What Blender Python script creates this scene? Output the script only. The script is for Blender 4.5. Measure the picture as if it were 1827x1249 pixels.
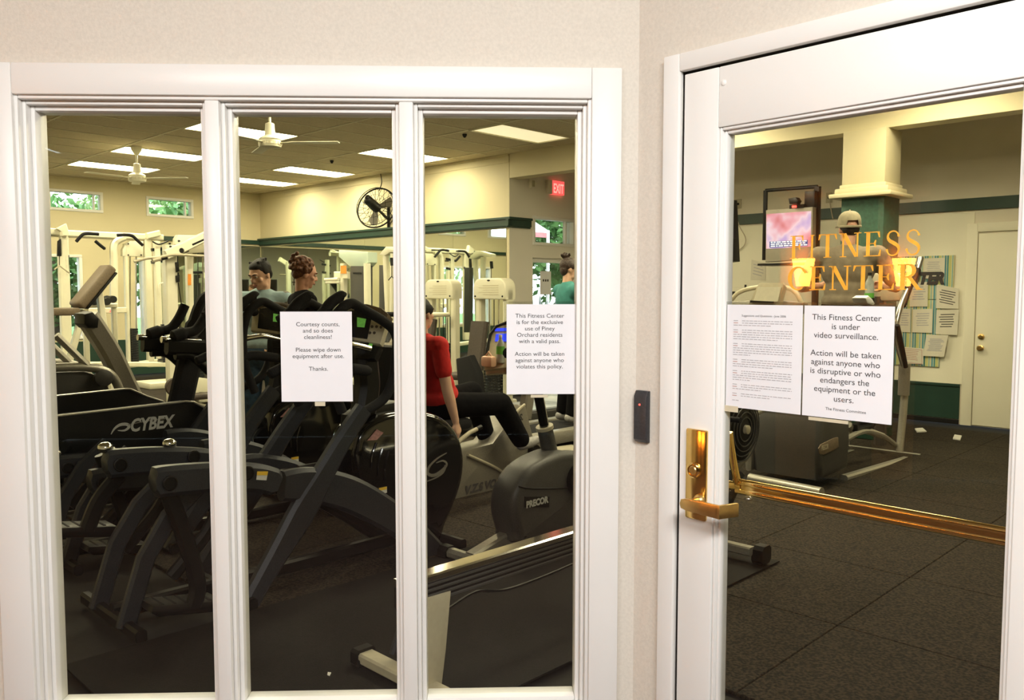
import bpy, bmesh, math, random
from mathutils import Vector, Matrix
random.seed(7)
for o in list(bpy.data.objects):
    bpy.data.objects.remove(o)
SC = bpy.context.scene
COL = SC.collection
V = Vector
PI = math.pi

# ------------------------------------------------------------------ camera
FPX = 1500.0
PITCH = math.atan(102.5 / 1500)
CAM = V((0, 0, 1.53))
cam = bpy.data.cameras.new('camera')
cam.sensor_width = 36
cam.lens = FPX / 1827 * 36
cam.clip_start = 0.05
cam.clip_end = 200
camo = bpy.data.objects.new('camera', cam)
COL.objects.link(camo)
camo.location = CAM
camo.rotation_euler = (PI / 2 - PITCH, 0, 0)
SC.camera = camo

# ------------------------------------------------------------------ exposure, sky, lobby lights
SC.view_settings.view_transform = 'Standard'
SC.view_settings.look = 'None'
SC.view_settings.exposure = 0.15
SC.view_settings.gamma = 1.0
SC.view_settings.use_curve_mapping = False
w = bpy.data.worlds.new('sky')
SC.world = w
w.use_nodes = True
bg = w.node_tree.nodes['Background']
bg.inputs[0].default_value = (0.80, 0.92, 1.0, 1)
bg.inputs[1].default_value = 6.5

def area(name, loc, aim, sx, sy, power, col):
    l = bpy.data.lights.new(name, 'AREA')
    l.shape = 'RECTANGLE'; l.size = sx; l.size_y = sy
    l.energy = power; l.color = col
    o = bpy.data.objects.new(name, l)
    COL.objects.link(o)
    o.location = loc
    d = V(aim) - V(loc)
    o.rotation_euler = d.to_track_quat('-Z', 'Y').to_euler()
    return o

area('lobby_ceiling_light', (0.45, -0.30, 2.87), (0.45, 0.55, 1.0), 1.5, 0.5, 122, (1.0, 0.99, 0.97))
area('lobby_ceiling_light', (-1.5, -0.30, 2.87), (-1.3, 0.55, 1.0), 1.2, 0.5, 52, (1.0, 0.955, 0.91))

# ------------------------------------------------------------------ frames of the place
Z = V((0, 0, 1))
AZ = math.radians(-45.5)
A = V((math.sin(AZ), math.cos(AZ), 0))        # along the mirrored wall, away
B = V((A.y, -A.x, 0))                         # across the gym, away

def R(a, b, z=0.0):
    return A * a + B * b + Z * z

def ray(u, v):
    x = u - 913.5; yc = 624.5 - v
    return V((x, FPX * math.cos(PITCH) + yc * math.sin(PITCH), -FPX * math.sin(PITCH) + yc * math.cos(PITCH))) / FPX

def hit(u, v, p, n):
    d = ray(u, v)
    return CAM + d * ((p - CAM).dot(n) / d.dot(n))

def pa(a, *px): return [hit(u, v, A * a, A) for u, v in px]
def pb(b, *px): return [hit(u, v, B * b, B) for u, v in px]
def pz(z, *px): return [hit(u, v, Z * z, Z) for u, v in px]

CORNER = V((0.357, 2.41, 0))
WD = V((math.sin(math.radians(88)), math.cos(math.radians(88)), 0))
WN = V((WD.y, -WD.x, 0))                      # window wall normal, towards lobby
DD = V((math.sin(math.radians(136.8)), math.cos(math.radians(136.8)), 0))
DN = V((DD.y, -DD.x, 0))                      # door wall normal, towards lobby
if DN.dot(V((-1, -1, 0))) < 0: DN = -DN
def W(s, z, off=0.0): return CORNER + WD * s + WN * off + Z * z
def D(s, z, off=0.0): return CORNER + DD * s + DN * off + Z * z

# ------------------------------------------------------------------ materials
MATS = {}
def mat(name, col, rough=0.5, metal=0.0, scale=0, amt=0.0, bump=0.0, bscale=None, emit=None, estr=0, spec=None, coat=0, col2=None, detail=4, ramp=(0.3, 0.7)):
    m = bpy.data.materials.new(name); m.use_nodes = True
    nt = m.node_tree; b = nt.nodes['Principled BSDF']
    b.inputs['Base Color'].default_value = (*col, 1)
    b.inputs['Roughness'].default_value = rough
    b.inputs['Metallic'].default_value = metal
    if spec is not None: b.inputs['Specular IOR Level'].default_value = spec
    if coat: b.inputs['Coat Weight'].default_value = coat; b.inputs['Coat Roughness'].default_value = 0.06
    if scale:
        tc = nt.nodes.new('ShaderNodeTexCoord')
        n = nt.nodes.new('ShaderNodeTexNoise'); n.inputs['Scale'].default_value = scale; n.inputs['Detail'].default_value = detail
        nt.links.new(tc.outputs['Object'], n.inputs['Vector'])
        r = nt.nodes.new('ShaderNodeValToRGB')
        r.color_ramp.elements[0].position = ramp[0]; r.color_ramp.elements[1].position = ramp[1]
        c2 = col2 if col2 else tuple(min(1, c * (1 + amt)) for c in col)
        c1 = col if col2 else tuple(c * (1 - amt) for c in col)
        r.color_ramp.elements[0].color = (*c1, 1); r.color_ramp.elements[1].color = (*c2, 1)
        nt.links.new(n.outputs['Fac'], r.inputs['Fac'])
        nt.links.new(r.outputs['Color'], b.inputs['Base Color'])
        if bump:
            n2 = n
            if bscale:
                n2 = nt.nodes.new('ShaderNodeTexNoise'); n2.inputs['Scale'].default_value = bscale
                nt.links.new(tc.outputs['Object'], n2.inputs['Vector'])
            bm_ = nt.nodes.new('ShaderNodeBump'); bm_.inputs['Strength'].default_value = bump; bm_.inputs['Distance'].default_value = 0.01
            nt.links.new(n2.outputs['Fac'], bm_.inputs['Height']); nt.links.new(bm_.outputs['Normal'], b.inputs['Normal'])
    if emit:
        b.inputs['Emission Color'].default_value = (*emit, 1); b.inputs['Emission Strength'].default_value = estr
    MATS[name] = m
    return m

M = MATS
mat('trim_white', (0.83, 0.82, 0.79), 0.32, scale=3, amt=0.015)
mat('lobby_paint', (0.68, 0.63, 0.55), 0.75, scale=120, amt=0.05, bump=0.08, bscale=220)
mat('gym_cream', (0.67, 0.60, 0.395), 0.6, scale=2, amt=0.02)
mat('gym_tan', (0.76, 0.70, 0.57), 0.65, scale=2, amt=0.03)
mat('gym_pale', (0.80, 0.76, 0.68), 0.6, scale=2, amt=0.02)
mat('gym_panel', (0.86, 0.82, 0.66), 0.6, scale=2, amt=0.02)
mat('ceiling_tile', (0.58, 0.50, 0.34), 0.9, scale=60, amt=0.12, bump=0.2, bscale=150)
mat('grid_metal', (0.72, 0.67, 0.48), 0.5, scale=5, amt=0.02)
mat('rail_green', (0.018, 0.05, 0.036), 0.35, scale=6, amt=0.1)
mat('column_green', (0.02, 0.075, 0.045), 0.6, scale=30, amt=0.25)
mat('rubber_floor', (0.006, 0.005, 0.004), 0.85, scale=75, col2=(0.052, 0.038, 0.022), bump=0.25, detail=6, ramp=(0.40, 0.68), spec=0.2)
mat('slab', (0.010, 0.009, 0.007), 0.9, scale=30, amt=0.2)
mat('mat_rubber', (0.010, 0.009, 0.008), 0.8, scale=200, amt=0.4, bump=0.2, spec=0.15)
mat('label_grey', (0.50, 0.50, 0.46), 0.6, scale=40, amt=0.05)
mat('lobby_floor', (0.10, 0.055, 0.042), 0.7, scale=40, amt=0.2)
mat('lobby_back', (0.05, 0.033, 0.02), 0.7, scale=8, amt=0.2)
mat('pilaster_wood', (0.45, 0.22, 0.08), 0.4, scale=12, amt=0.2)
mat('lobby_ceiling', (0.5, 0.46, 0.40), 0.9, scale=40, amt=0.05)
mat('black_plastic', (0.007, 0.007, 0.0065), 0.42, scale=90, amt=0.3, bump=0.05, spec=0.3)
mat('black_gloss', (0.006, 0.006, 0.006), 0.10, scale=5, amt=0.1, coat=0.6)
mat('black_foam', (0.010, 0.010, 0.011), 0.85, scale=150, amt=0.3, bump=0.3, spec=0.3)
mat('grey_powder', (0.044, 0.047, 0.054), 0.38, metal=0.35, scale=220, amt=0.2, bump=0.04, spec=0.35)
mat('grey_plastic', (0.060, 0.058, 0.053), 0.45, scale=180, amt=0.2, bump=0.05)
mat('grey_mid', (0.24, 0.22, 0.18), 0.4, metal=0.2, scale=100, amt=0.1)
mat('silver_paint', (0.42, 0.40, 0.34), 0.3, metal=0.5, scale=60, amt=0.08)
mat('beige_plastic', (0.50, 0.45, 0.32), 0.45, scale=40, amt=0.05)
mat('white_powder', (0.82, 0.79, 0.62), 0.35, scale=8, amt=0.03)
mat('white_plaque', (0.74, 0.70, 0.55), 0.4, scale=30, amt=0.05)
mat('chrome', (0.75, 0.74, 0.70), 0.12, metal=1.0, scale=20, amt=0.03)
mat('steel', (0.5, 0.49, 0.46), 0.28, metal=1.0, scale=60, amt=0.1)
mat('brass', (0.86, 0.58, 0.20), 0.16, metal=1.0, scale=25, amt=0.06)
mat('brass_satin', (0.80, 0.55, 0.22), 0.3, metal=1.0, scale=40, amt=0.08)
mat('gold_leaf', (0.95, 0.50, 0.06), 0.35, metal=0.35, scale=60, amt=0.12)
mat('paper', (0.80, 0.80, 0.83), 0.7, scale=20, amt=0.01)
mat('paper_cream', (0.72, 0.68, 0.56), 0.8, scale=20, amt=0.02)
mat('ink', (0.05, 0.045, 0.045), 0.8, scale=50, amt=0.1)
mat('ink_grey', (0.42, 0.41, 0.43), 0.8, scale=50, amt=0.1)
mat('ink_red', (0.50, 0.30, 0.27), 0.8, scale=50, amt=0.1)
mat('tape', (0.62, 0.56, 0.40), 0.35, scale=30, amt=0.05)
mat('reader_black', (0.030, 0.030, 0.034), 0.4, scale=150, amt=0.3, bump=0.05)
mat('led_red', (0.5, 0.02, 0.01), 0.3, emit=(1, 0.06, 0.04), estr=4, scale=5, amt=0.05)
mat('exit_red', (0.8, 0.05, 0.05), 0.4, emit=(1.0, 0.10, 0.09), estr=1.3, scale=5, amt=0.05)
mat('exit_letter', (0.9, 0.4, 0.35), 0.4, emit=(1.0, 0.50, 0.42), estr=1.0, scale=5, amt=0.05)
mat('lcd_green', (0.15, 0.4, 0.05), 0.3, emit=(0.25, 0.75, 0.12), estr=0.25, scale=60, amt=0.3)
mat('screen_blue', (0.02, 0.03, 0.5), 0.3, emit=(0.04, 0.08, 1.0), estr=1.0, scale=5, amt=0.1)
mat('screen_dark', (0.015, 0.017, 0.02), 0.2, scale=10, amt=0.2)
mat('sticker_orange', (0.85, 0.30, 0.04), 0.5, scale=20, amt=0.1)
mat('sticker_yellow', (0.85, 0.55, 0.05), 0.5, scale=20, amt=0.05)
mat('sticker_white', (0.75, 0.74, 0.68), 0.5, scale=20, amt=0.03)
mat('sticker_pink', (0.35, 0.18, 0.16), 0.5, scale=60, amt=0.3)
mat('pad_tan', (0.17, 0.125, 0.08), 0.55, scale=60, amt=0.15, bump=0.1)
mat('pad_brown', (0.06, 0.045, 0.035), 0.5, scale=60, amt=0.2, bump=0.1)
mat('skin', (0.66, 0.40, 0.27), 0.5, scale=30, amt=0.06)
mat('skin_red', (0.62, 0.33, 0.22), 0.5, scale=30, amt=0.08)
mat('lip', (0.42, 0.14, 0.11), 0.5, scale=30, amt=0.05)
mat('eye_white', (0.7, 0.68, 0.62), 0.25, scale=10, amt=0.02)
mat('eye_dark', (0.02, 0.014, 0.01), 0.2, scale=10, amt=0.05)
mat('hair_black', (0.010, 0.008, 0.007), 0.55, spec=0.3, scale=140, amt=0.6, bump=0.5)
mat('hair_auburn', (0.055, 0.016, 0.006), 0.5, scale=70, col2=(0.20, 0.07, 0.02), bump=0.9)
mat('hair_brown', (0.035, 0.017, 0.010), 0.5, scale=90, amt=0.6, bump=0.6)
mat('cloth_blue', (0.30, 0.42, 0.45), 0.9, scale=25, amt=0.12, bump=0.3)
mat('cloth_grey', (0.15, 0.14, 0.115), 0.9, scale=25, amt=0.15, bump=0.3)
mat('cloth_jeans', (0.035, 0.075, 0.13), 0.9, scale=30, amt=0.35, bump=0.3)
mat('cloth_black', (0.005, 0.005, 0.006), 0.95, scale=30, amt=0.3, bump=0.3, spec=0.1)
mat('cloth_red', (0.55, 0.012, 0.010), 0.85, scale=22, amt=0.15, bump=0.5)
mat('cloth_teal', (0.05, 0.24, 0.22), 0.85, scale=22, amt=0.12, bump=0.3)
mat('cloth_taupe', (0.22, 0.18, 0.125), 0.9, scale=16, amt=0.18, bump=0.6)
mat('cap_khaki', (0.33, 0.29, 0.19), 0.85, scale=40, amt=0.1, bump=0.2)
mat('shoe_grey', (0.35, 0.34, 0.33), 0.5, scale=40, amt=0.2)
mat('towel_white', (0.75, 0.75, 0.73), 0.95, scale=60, amt=0.05, bump=0.4)
mat('bottle_green', (0.10, 0.35, 0.05), 0.3, scale=10, amt=0.1)
mat('bottle_clear', (0.36, 0.38, 0.34), 0.12, scale=15, amt=0.25)
mat('leaf_light', (0.20, 0.36, 0.10), 0.6, scale=1.5, col2=(0.50, 0.62, 0.30))
mat('leaf_dark', (0.05, 0.16, 0.04), 0.6, scale=1.5, col2=(0.18, 0.36, 0.10))
mat('bark', (0.07, 0.05, 0.035), 0.9, scale=20, amt=0.3)
mat('lawn', (0.10, 0.26, 0.05), 0.9, scale=3, amt=0.25)
mat('asphalt', (0.55, 0.55, 0.55), 0.9, scale=6, amt=0.1)
mat('canopy_white', (0.85, 0.85, 0.83), 0.7, scale=5, amt=0.03)
mat('fence_grey', (0.30, 0.33, 0.30), 0.6, scale=10, amt=0.1)
mat('awning_red', (0.55, 0.20, 0.20), 0.7, scale=10, amt=0.1)
mat('sconce_glow', (1, 0.7, 0.3), 0.5, emit=(1.0, 0.42, 0.06), estr=48, scale=5, amt=0.05)
mat('dark_gap', (0.03, 0.022, 0.018), 0.9, scale=20, amt=0.2)
mat('tv_grey', (0.30, 0.27, 0.21), 0.4, scale=40, amt=0.05)
mat('fabric_cord', (0.55, 0.48, 0.36), 0.6, scale=40, amt=0.05)

def troffer_mat(name, col, s):
    mat(name, (0.8, 0.78, 0.7), 0.5, emit=col, estr=s, scale=8, amt=0.02)
troffer_mat('troffer', (1.0, 0.89, 0.58), 30.0)
troffer_mat('troffer_dim', (1.0, 0.86, 0.50), 0.95)

def glass_mat(name, tint, base=0.035, rough=0.0):
    m = bpy.data.materials.new(name); m.use_nodes = True
    nt = m.node_tree; nt.nodes.clear()
    out = nt.nodes.new('ShaderNodeOutputMaterial'); mix = nt.nodes.new('ShaderNodeMixShader')
    tr = nt.nodes.new('ShaderNodeBsdfTransparent'); gl = nt.nodes.new('ShaderNodeBsdfGlossy')
    gl.inputs['Roughness'].default_value = rough
    lw = nt.nodes.new('ShaderNodeLayerWeight'); lw.inputs['Blend'].default_value = 0.5
    pw = nt.nodes.new('ShaderNodeMath'); pw.operation = 'POWER'; pw.inputs[1].default_value = 5
    ma = nt.nodes.new('ShaderNodeMath'); ma.operation = 'MULTIPLY_ADD'; ma.inputs[1].default_value = 1 - base; ma.inputs[2].default_value = base
    # very faint smudges on the glass
    tc = nt.nodes.new('ShaderNodeTexCoord'); nz = nt.nodes.new('ShaderNodeTexNoise'); nz.inputs['Scale'].default_value = 6
    mr = nt.nodes.new('ShaderNodeMapRange'); mr.inputs['To Min'].default_value = 0.9; mr.inputs['To Max'].default_value = 1.0
    mc = nt.nodes.new('ShaderNodeMix'); mc.data_type = 'RGBA'; mc.blend_type = 'MULTIPLY'; mc.inputs[0].default_value = 1
    mc.inputs[6].default_value = (*tint, 1)
    L = nt.links.new
    L(tc.outputs['Object'], nz.inputs['Vector']); L(nz.outputs['Fac'], mr.inputs['Value'])
    L(mr.outputs[0], mc.inputs[7]); L(mc.outputs[2], tr.inputs['Color'])
    L(lw.outputs['Facing'], pw.inputs[0]); L(pw.outputs[0], ma.inputs[0]); L(ma.outputs[0], mix.inputs[0])
    L(tr.outputs[0], mix.inputs[1]); L(gl.outputs[0], mix.inputs[2]); L(mix.outputs[0], out.inputs[0])
    MATS[name] = m
glass_mat('glass', (0.985, 0.99, 0.98))
glass_mat('laminate', (0.93, 0.94, 0.93), base=0.05, rough=0.08)

def mirror_mat():
    m = mat('mirror', (0.80, 0.86, 0.80), 0.02, metal=1.0)
    nt = m.node_tree; tc = nt.nodes.new('ShaderNodeTexCoord'); n = nt.nodes.new('ShaderNodeTexNoise'); n.inputs['Scale'].default_value = 0.6
    r = nt.nodes.new('ShaderNodeMapRange'); r.inputs['To Min'].default_value = 0.01; r.inputs['To Max'].default_value = 0.03
    nt.links.new(tc.outputs['Object'], n.inputs['Vector']); nt.links.new(n.outputs['Fac'], r.inputs['Value'])
    nt.links.new(r.outputs[0], nt.nodes['Principled BSDF'].inputs['Roughness'])
mirror_mat()

def tv_mat():
    m = bpy.data.materials.new('tv_picture'); m.use_nodes = True
    nt = m.node_tree; b = nt.nodes['Principled BSDF']; L = nt.links.new
    tc = nt.nodes.new('ShaderNodeTexCoord'); n = nt.nodes.new('ShaderNodeTexNoise'); n.inputs['Scale'].default_value = 3.6; n.inputs['Detail'].default_value = 2
    r = nt.nodes.new('ShaderNodeValToRGB'); e = r.color_ramp.elements
    e[0].position = 0.36; e[0].color = (0.80, 0.20, 0.22, 1)
    e[1].position = 0.66; e[1].color = (0.62, 0.42, 0.75, 1)
    x = e.new(0.48); x.color = (0.95, 0.42, 0.48, 1)
    x = e.new(0.56); x.color = (1.0, 0.72, 0.78, 1)
    L(tc.outputs['Object'], n.inputs['Vector']); L(n.outputs['Fac'], r.inputs['Fac'])
    L(r.outputs['Color'], b.inputs['Emission Color']); b.inputs['Emission Strength'].default_value = 0.95
    b.inputs['Base Color'].default_value = (0.02, 0.02, 0.02, 1)
    MATS['tv_picture'] = m
tv_mat()

def stripes_mat():
    m = bpy.data.materials.new('board_stripes'); m.use_nodes = True
    nt = m.node_tree; b = nt.nodes['Principled BSDF']; L = nt.links.new
    tc = nt.nodes.new('ShaderNodeTexCoord'); dp = nt.nodes.new('ShaderNodeVectorMath'); dp.operation = 'DOT_PRODUCT'
    dp.inputs[1].default_value = A * 9.0
    fr = nt.nodes.new('ShaderNodeMath'); fr.operation = 'FRACT'
    r = nt.nodes.new('ShaderNodeValToRGB'); r.color_ramp.interpolation = 'CONSTANT'; e = r.color_ramp.elements
    e[0].position = 0; e[0].color = (0.55, 0.56, 0.22, 1); e[1].position = 0.28; e[1].color = (0.06, 0.24, 0.27, 1)
    for p, c in ((0.42, (0.50, 0.58, 0.42, 1)), (0.5, (0.10, 0.30, 0.36, 1)), (0.66, (0.62, 0.58, 0.36, 1)), (0.84, (0.16, 0.40, 0.40, 1)), (0.92, (0.60, 0.62, 0.45, 1))):
        x = e.new(p); x.color = c
    L(tc.outputs['Object'], dp.inputs[0]); L(dp.outputs['Value'], fr.inputs[0]); L(fr.outputs[0], r.inputs['Fac'])
    L(r.outputs['Color'], b.inputs['Base Color']); b.inputs['Roughness'].default_value = 0.8
    MATS['board_stripes'] = m
stripes_mat()

# ------------------------------------------------------------------ mesh builder
class MB:
    def __init__(s): s.v = []; s.f = []
    def add(s, vs, fs):
        n = len(s.v); s.v += [V(p) for p in vs]; s.f += [tuple(i + n for i in f) for f in fs]; return s
    def from_bm(s, bm, mtx=None):
        bm.verts.index_update()
        return s.add([(mtx @ v.co) if mtx else v.co.copy() for v in bm.verts], [[v.index for v in f.verts] for f in bm.faces])
    def box(s, c, sx, sy, sz, ax=None, bevel=0.0, seg=2):
        x, y, z = ax if ax else (V((1, 0, 0)), V((0, 1, 0)), Z)
        bm = bmesh.new(); bmesh.ops.create_cube(bm, size=1)
        for v in bm.verts: v.co = V((v.co.x * sx, v.co.y * sy, v.co.z * sz))
        if bevel: bmesh.ops.bevel(bm, geom=list(bm.edges), offset=min(bevel, 0.45 * min(sx, sy, sz)), segments=seg, affect='EDGES', profile=0.5)
        c = V(c)
        for v in bm.verts: v.co = c + x * v.co.x + y * v.co.y + z * v.co.z
        s.from_bm(bm); bm.free(); return s
    def span(s, o, u, v, w, bevel=0.0):          # box from corner o and three edge vectors
        o = V(o); c = o + (u + v + w) / 2
        return s.box(c, u.length, v.length, w.length, (u.normalized(), v.normalized(), w.normalized()), bevel)
    def tube(s, pts, r, n=10, closed=False, flat=None, up=None):
        pts = [V(p) for p in pts]; k = len(pts)
        rs = r if isinstance(r, (list, tuple)) else [r] * k
        tg = []
        for i in range(k):
            if closed: t = pts[(i + 1) % k] - pts[i - 1]
            else: t = pts[min(i + 1, k - 1)] - pts[max(i - 1, 0)]
            tg.append(t.normalized())
        ref = V(up) if up else (Z if abs(tg[0].z) < 0.9 else V((1, 0, 0)))
        nr = (ref - tg[0] * ref.dot(tg[0])).normalized()
        vs = []
        for i in range(k):
            if up: nn = V(up); nr = (nn - tg[i] * nn.dot(tg[i])).normalized()
            else: nr = (nr - tg[i] * nr.dot(tg[i])).normalized()
            bi = tg[i].cross(nr)
            for j in range(n):
                th = 2 * PI * j / n
                f1 = flat if flat else 1.0
                vs.append(pts[i] + nr * (math.cos(th) * rs[i]) + bi * (math.sin(th) * rs[i] * f1))
        fs = []
        m = k if closed else k - 1
        for i in range(m):
            for j in range(n):
                a = i * n + j; b = i * n + (j + 1) % n
                c = ((i + 1) % k) * n + (j + 1) % n; d = ((i + 1) % k) * n + j
                fs.append((a, b, c, d))
        if not closed:
            fs.append(tuple(reversed(range(n)))); fs.append(tuple(range((k - 1) * n, k * n)))
        return s.add(vs, fs)
    def bar(s, pts, wd, th, side, ch=0.012):     # chamfered rectangular section swept along pts; side = thickness axis
        pts = [V(p) for p in pts]; k = len(pts); side = V(side).normalized()
        ws = wd if isinstance(wd, (list, tuple)) else [wd] * k
        vs = []
        for i in range(k):
            t = (pts[min(i + 1, k - 1)] - pts[max(i - 1, 0)]).normalized()
            q = t.cross(side).normalized(); h = ws[i] / 2; g = th / 2; c = min(ch, h * 0.6, g * 0.6)
            for x, y in ((h - c, g), (h, g - c), (h, -g + c), (h - c, -g), (-h + c, -g), (-h, -g + c), (-h, g - c), (-h + c, g)):
                vs.append(pts[i] + q * x + side * y)
        fs = []
        for i in range(k - 1):
            for j in range(8):
                fs.append((i * 8 + j, i * 8 + (j + 1) % 8, i * 8 + 8 + (j + 1) % 8, i * 8 + 8 + j))
        fs.append(tuple(reversed(range(8)))); fs.append(tuple(range((k - 1) * 8, k * 8)))
        return s.add(vs, fs)
    def prism(s, poly, vec, bevel=0.0, seg=2):
        bm = bmesh.new(); poly = [V(p) for p in poly]; vec = V(vec)
        a = [bm.verts.new(p) for p in poly]; b = [bm.verts.new(p + vec) for p in poly]
        f1 = bm.faces.new(a); f2 = bm.faces.new(list(reversed(b))); n = len(a)
        for i in range(n):
            bm.faces.new((a[i], b[i], b[(i + 1) % n], a[(i + 1) % n]))
        bmesh.ops.recalc_face_normals(bm, faces=list(bm.faces))
        if bevel:
            es = list({e for f in (f1, f2) for e in f.edges})
            bmesh.ops.bevel(bm, geom=es, offset=bevel, segments=seg, affect='EDGES', profile=0.5)
        s.from_bm(bm); bm.free(); return s
    def lathe(s, prof, o, axis, n=20):
        axis = V(axis).normalized(); ref = V((1, 0, 0)) if abs(axis.x) < 0.8 else V((0, 1, 0))
        x = axis.cross(ref).normalized(); y = axis.cross(x); o = V(o); vs = []; fs = []; k = len(prof)
        for r, h in prof:
            for j in range(n):
                t = 2 * PI * j / n; vs.append(o + axis * h + (x * math.cos(t) + y * math.sin(t)) * max(r, 1e-4))
        for i in range(k - 1):
            for j in range(n):
                fs.append((i * n + j, i * n + (j + 1) % n, (i + 1) * n + (j + 1) % n, (i + 1) * n + j))
        fs.append(tuple(reversed(range(n)))); fs.append(tuple(range((k - 1) * n, k * n)))
        return s.add(vs, fs)
    def ell(s, c, r, ax=None, seg=14, rings=9):
        x, y, z = ax if ax else (V((1, 0, 0)), V((0, 1, 0)), Z)
        if not isinstance(r, (tuple, list)): r = (r, r, r)
        c = V(c); vs = [c + z * r[2]]; fs = []
        for i in range(1, rings):
            p = PI * i / rings
            for j in range(seg):
                t = 2 * PI * j / seg
                vs.append(c + x * (r[0] * math.sin(p) * math.cos(t)) + y * (r[1] * math.sin(p) * math.sin(t)) + z * (r[2] * math.cos(p)))
        vs.append(c - z * r[2]); e = len(vs) - 1
        for j in range(seg): fs.append((0, 1 + j, 1 + (j + 1) % seg))
        for i in range(rings - 2):
            for j in range(seg):
                a = 1 + i * seg + j; b = 1 + i * seg + (j + 1) % seg
                fs.append((a, a + seg, b + seg, b))
        for j in range(seg): fs.append((e, 1 + (rings - 2) * seg + (j + 1) % seg, 1 + (rings - 2) * seg + j))
        return s.add(vs, fs)
    def cap(s, p0, p1, r0, r1, seg=12):
        p0 = V(p0); p1 = V(p1); d = p1 - p0; L = d.length
        if L < 1e-5: return s.ell(p0, r0)
        d = d / L; k = 4; pr = []
        for i in range(k + 1):
            t = PI / 2 * i / k; pr.append((r0 * math.sin(t), -r0 * math.cos(t)))
        for i in range(k + 1):
            t = PI / 2 * i / k; pr.append((r1 * math.cos(t), L + r1 * math.sin(t)))
        return s.lathe(pr, p0, d, seg)

def cr(pts, n=6):                                # Catmull-Rom smoothing of a polyline
    pts = [V(p) for p in pts]; out = []
    for i in range(len(pts) - 1):
        p0 = pts[max(i - 1, 0)]; p1 = pts[i]; p2 = pts[i + 1]; p3 = pts[min(i + 2, len(pts) - 1)]
        for j in range(n):
            t = j / n
            out.append(0.5 * ((2 * p1) + (p2 - p0) * t + (2 * p0 - 5 * p1 + 4 * p2 - p3) * t * t + (3 * p1 - p0 - 3 * p2 + p3) * t ** 3))
    out.append(pts[-1]); return out

WORLD = {}
def wpos(o): return WORLD.get(o.name, V((0, 0, 0)))

def link(name, me, parent, origin):
    o = bpy.data.objects.new(name, me); COL.objects.link(o)
    if parent: o.parent = parent; o.location = V(origin) - wpos(parent)
    else: o.location = origin
    WORLD[o.name] = V(origin)
    return o

def obj(name, mb, m, parent=None, smooth=True, ang=38, mod=None):
    vs = mb.v
    lo = V((min(p.x for p in vs), min(p.y for p in vs), min(p.z for p in vs)))
    hi = V((max(p.x for p in vs), max(p.y for p in vs), max(p.z for p in vs)))
    c = (lo + hi) / 2
    me = bpy.data.meshes.new(name)
    me.from_pydata([tuple(p - c) for p in vs], [], mb.f)
    bm = bmesh.new(); bm.from_mesh(me); bmesh.ops.recalc_face_normals(bm, faces=list(bm.faces)); bm.to_mesh(me); bm.free()
    me.materials.append(M[m] if isinstance(m, str) else m)
    if smooth:
        for p in me.polygons: p.use_smooth = True
        me.set_sharp_from_angle(angle=math.radians(ang))
    return link(name, me, parent, c)

def thing(name, label, cat, loc, group=None):
    o = bpy.data.objects.new(name, None); COL.objects.link(o); o.location = V(loc); o.empty_display_size = 0.1
    WORLD[o.name] = V(loc)
    return tag(o, label, cat, group)

def tag(o, label=None, cat=None, group=None, kind=None):
    if label: o['label'] = label
    if cat: o['category'] = cat
    if group: o['group'] = group
    if kind: o['kind'] = kind
    return o

def struct(o, label=None, cat=None): return tag(o, label, cat, None, 'structure')

def copy_tree(src, off, label=None, parent=None):    # a thing with copies of its parts and sub-parts, moved by off
    c = src.copy(); COL.objects.link(c)
    if parent is None:
        c.location = src.location + V(off)
        if label: c['label'] = label
    else: c.parent = parent
    WORLD[c.name] = wpos(src) + V(off)
    for ch in list(src.children):
        copy_tree(ch, off, None, c)
    return c

def text(name, s, m, parent, org, right, up, size, align='CENTER', shear=0, bold=0.0, depth=0.0006, xs=1.0, spacing=1.0):
    cu = bpy.data.curves.new('t', 'FONT'); cu.body = s; cu.size = size; cu.align_x = align; cu.shear = shear; cu.offset = bold
    cu.resolution_u = 3; cu.space_character = spacing
    o = bpy.data.objects.new('t', cu)
    me = bpy.data.meshes.new_from_object(o)
    right = V(right).normalized(); up = V(up).normalized(); n = right.cross(up)
    vs = [V(org) + right * (v.co.x * xs) + up * v.co.y + n * depth for v in me.vertices]
    fs = [tuple(p.vertices) for p in me.polygons]
    bpy.data.objects.remove(o); bpy.data.curves.remove(cu); bpy.data.meshes.remove(me)
    mb = MB(); mb.add(vs, fs)
    return obj(name, mb, m, parent, smooth=False)

def wall(name, o, u, n, u0, u1, z0, z1, th, holes, m, parent=None):
    # slab with its face on the plane through o along u; n points into the wall's thickness
    us = sorted({u0, u1, *[h[0] for h in holes], *[h[1] for h in holes]})
    zs = sorted({z0, z1, *[h[2] for h in holes], *[h[3] for h in holes]})
    mb = MB()
    for i in range(len(us) - 1):
        run = None
        for j in range(len(zs) - 1):
            cu = (us[i] + us[i + 1]) / 2; cz = (zs[j] + zs[j + 1]) / 2
            solid = not any(h[0] < cu < h[1] and h[2] < cz < h[3] for h in holes)
            if solid:
                if run is None: run = zs[j]
            if (not solid or j == len(zs) - 2) and run is not None:
                top = zs[j] if not solid else zs[j + 1]
                mb.span(o + u * us[i] + Z * run, u * (us[i + 1] - us[i]), n * th, Z * (top - run)); run = None
    return struct(obj(name, mb, m, parent, smooth=False))
# ================================================================== the setting
AK, BK = 16.0, 8.85          # back wall plane, mirrored wall plane
AE = 8.75                    # where the mirrored wall ends and the alcove begins
BA = 10.56                   # alcove back wall
HC, HB = 3.55, 3.20          # ceiling, underside of the beam

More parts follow.
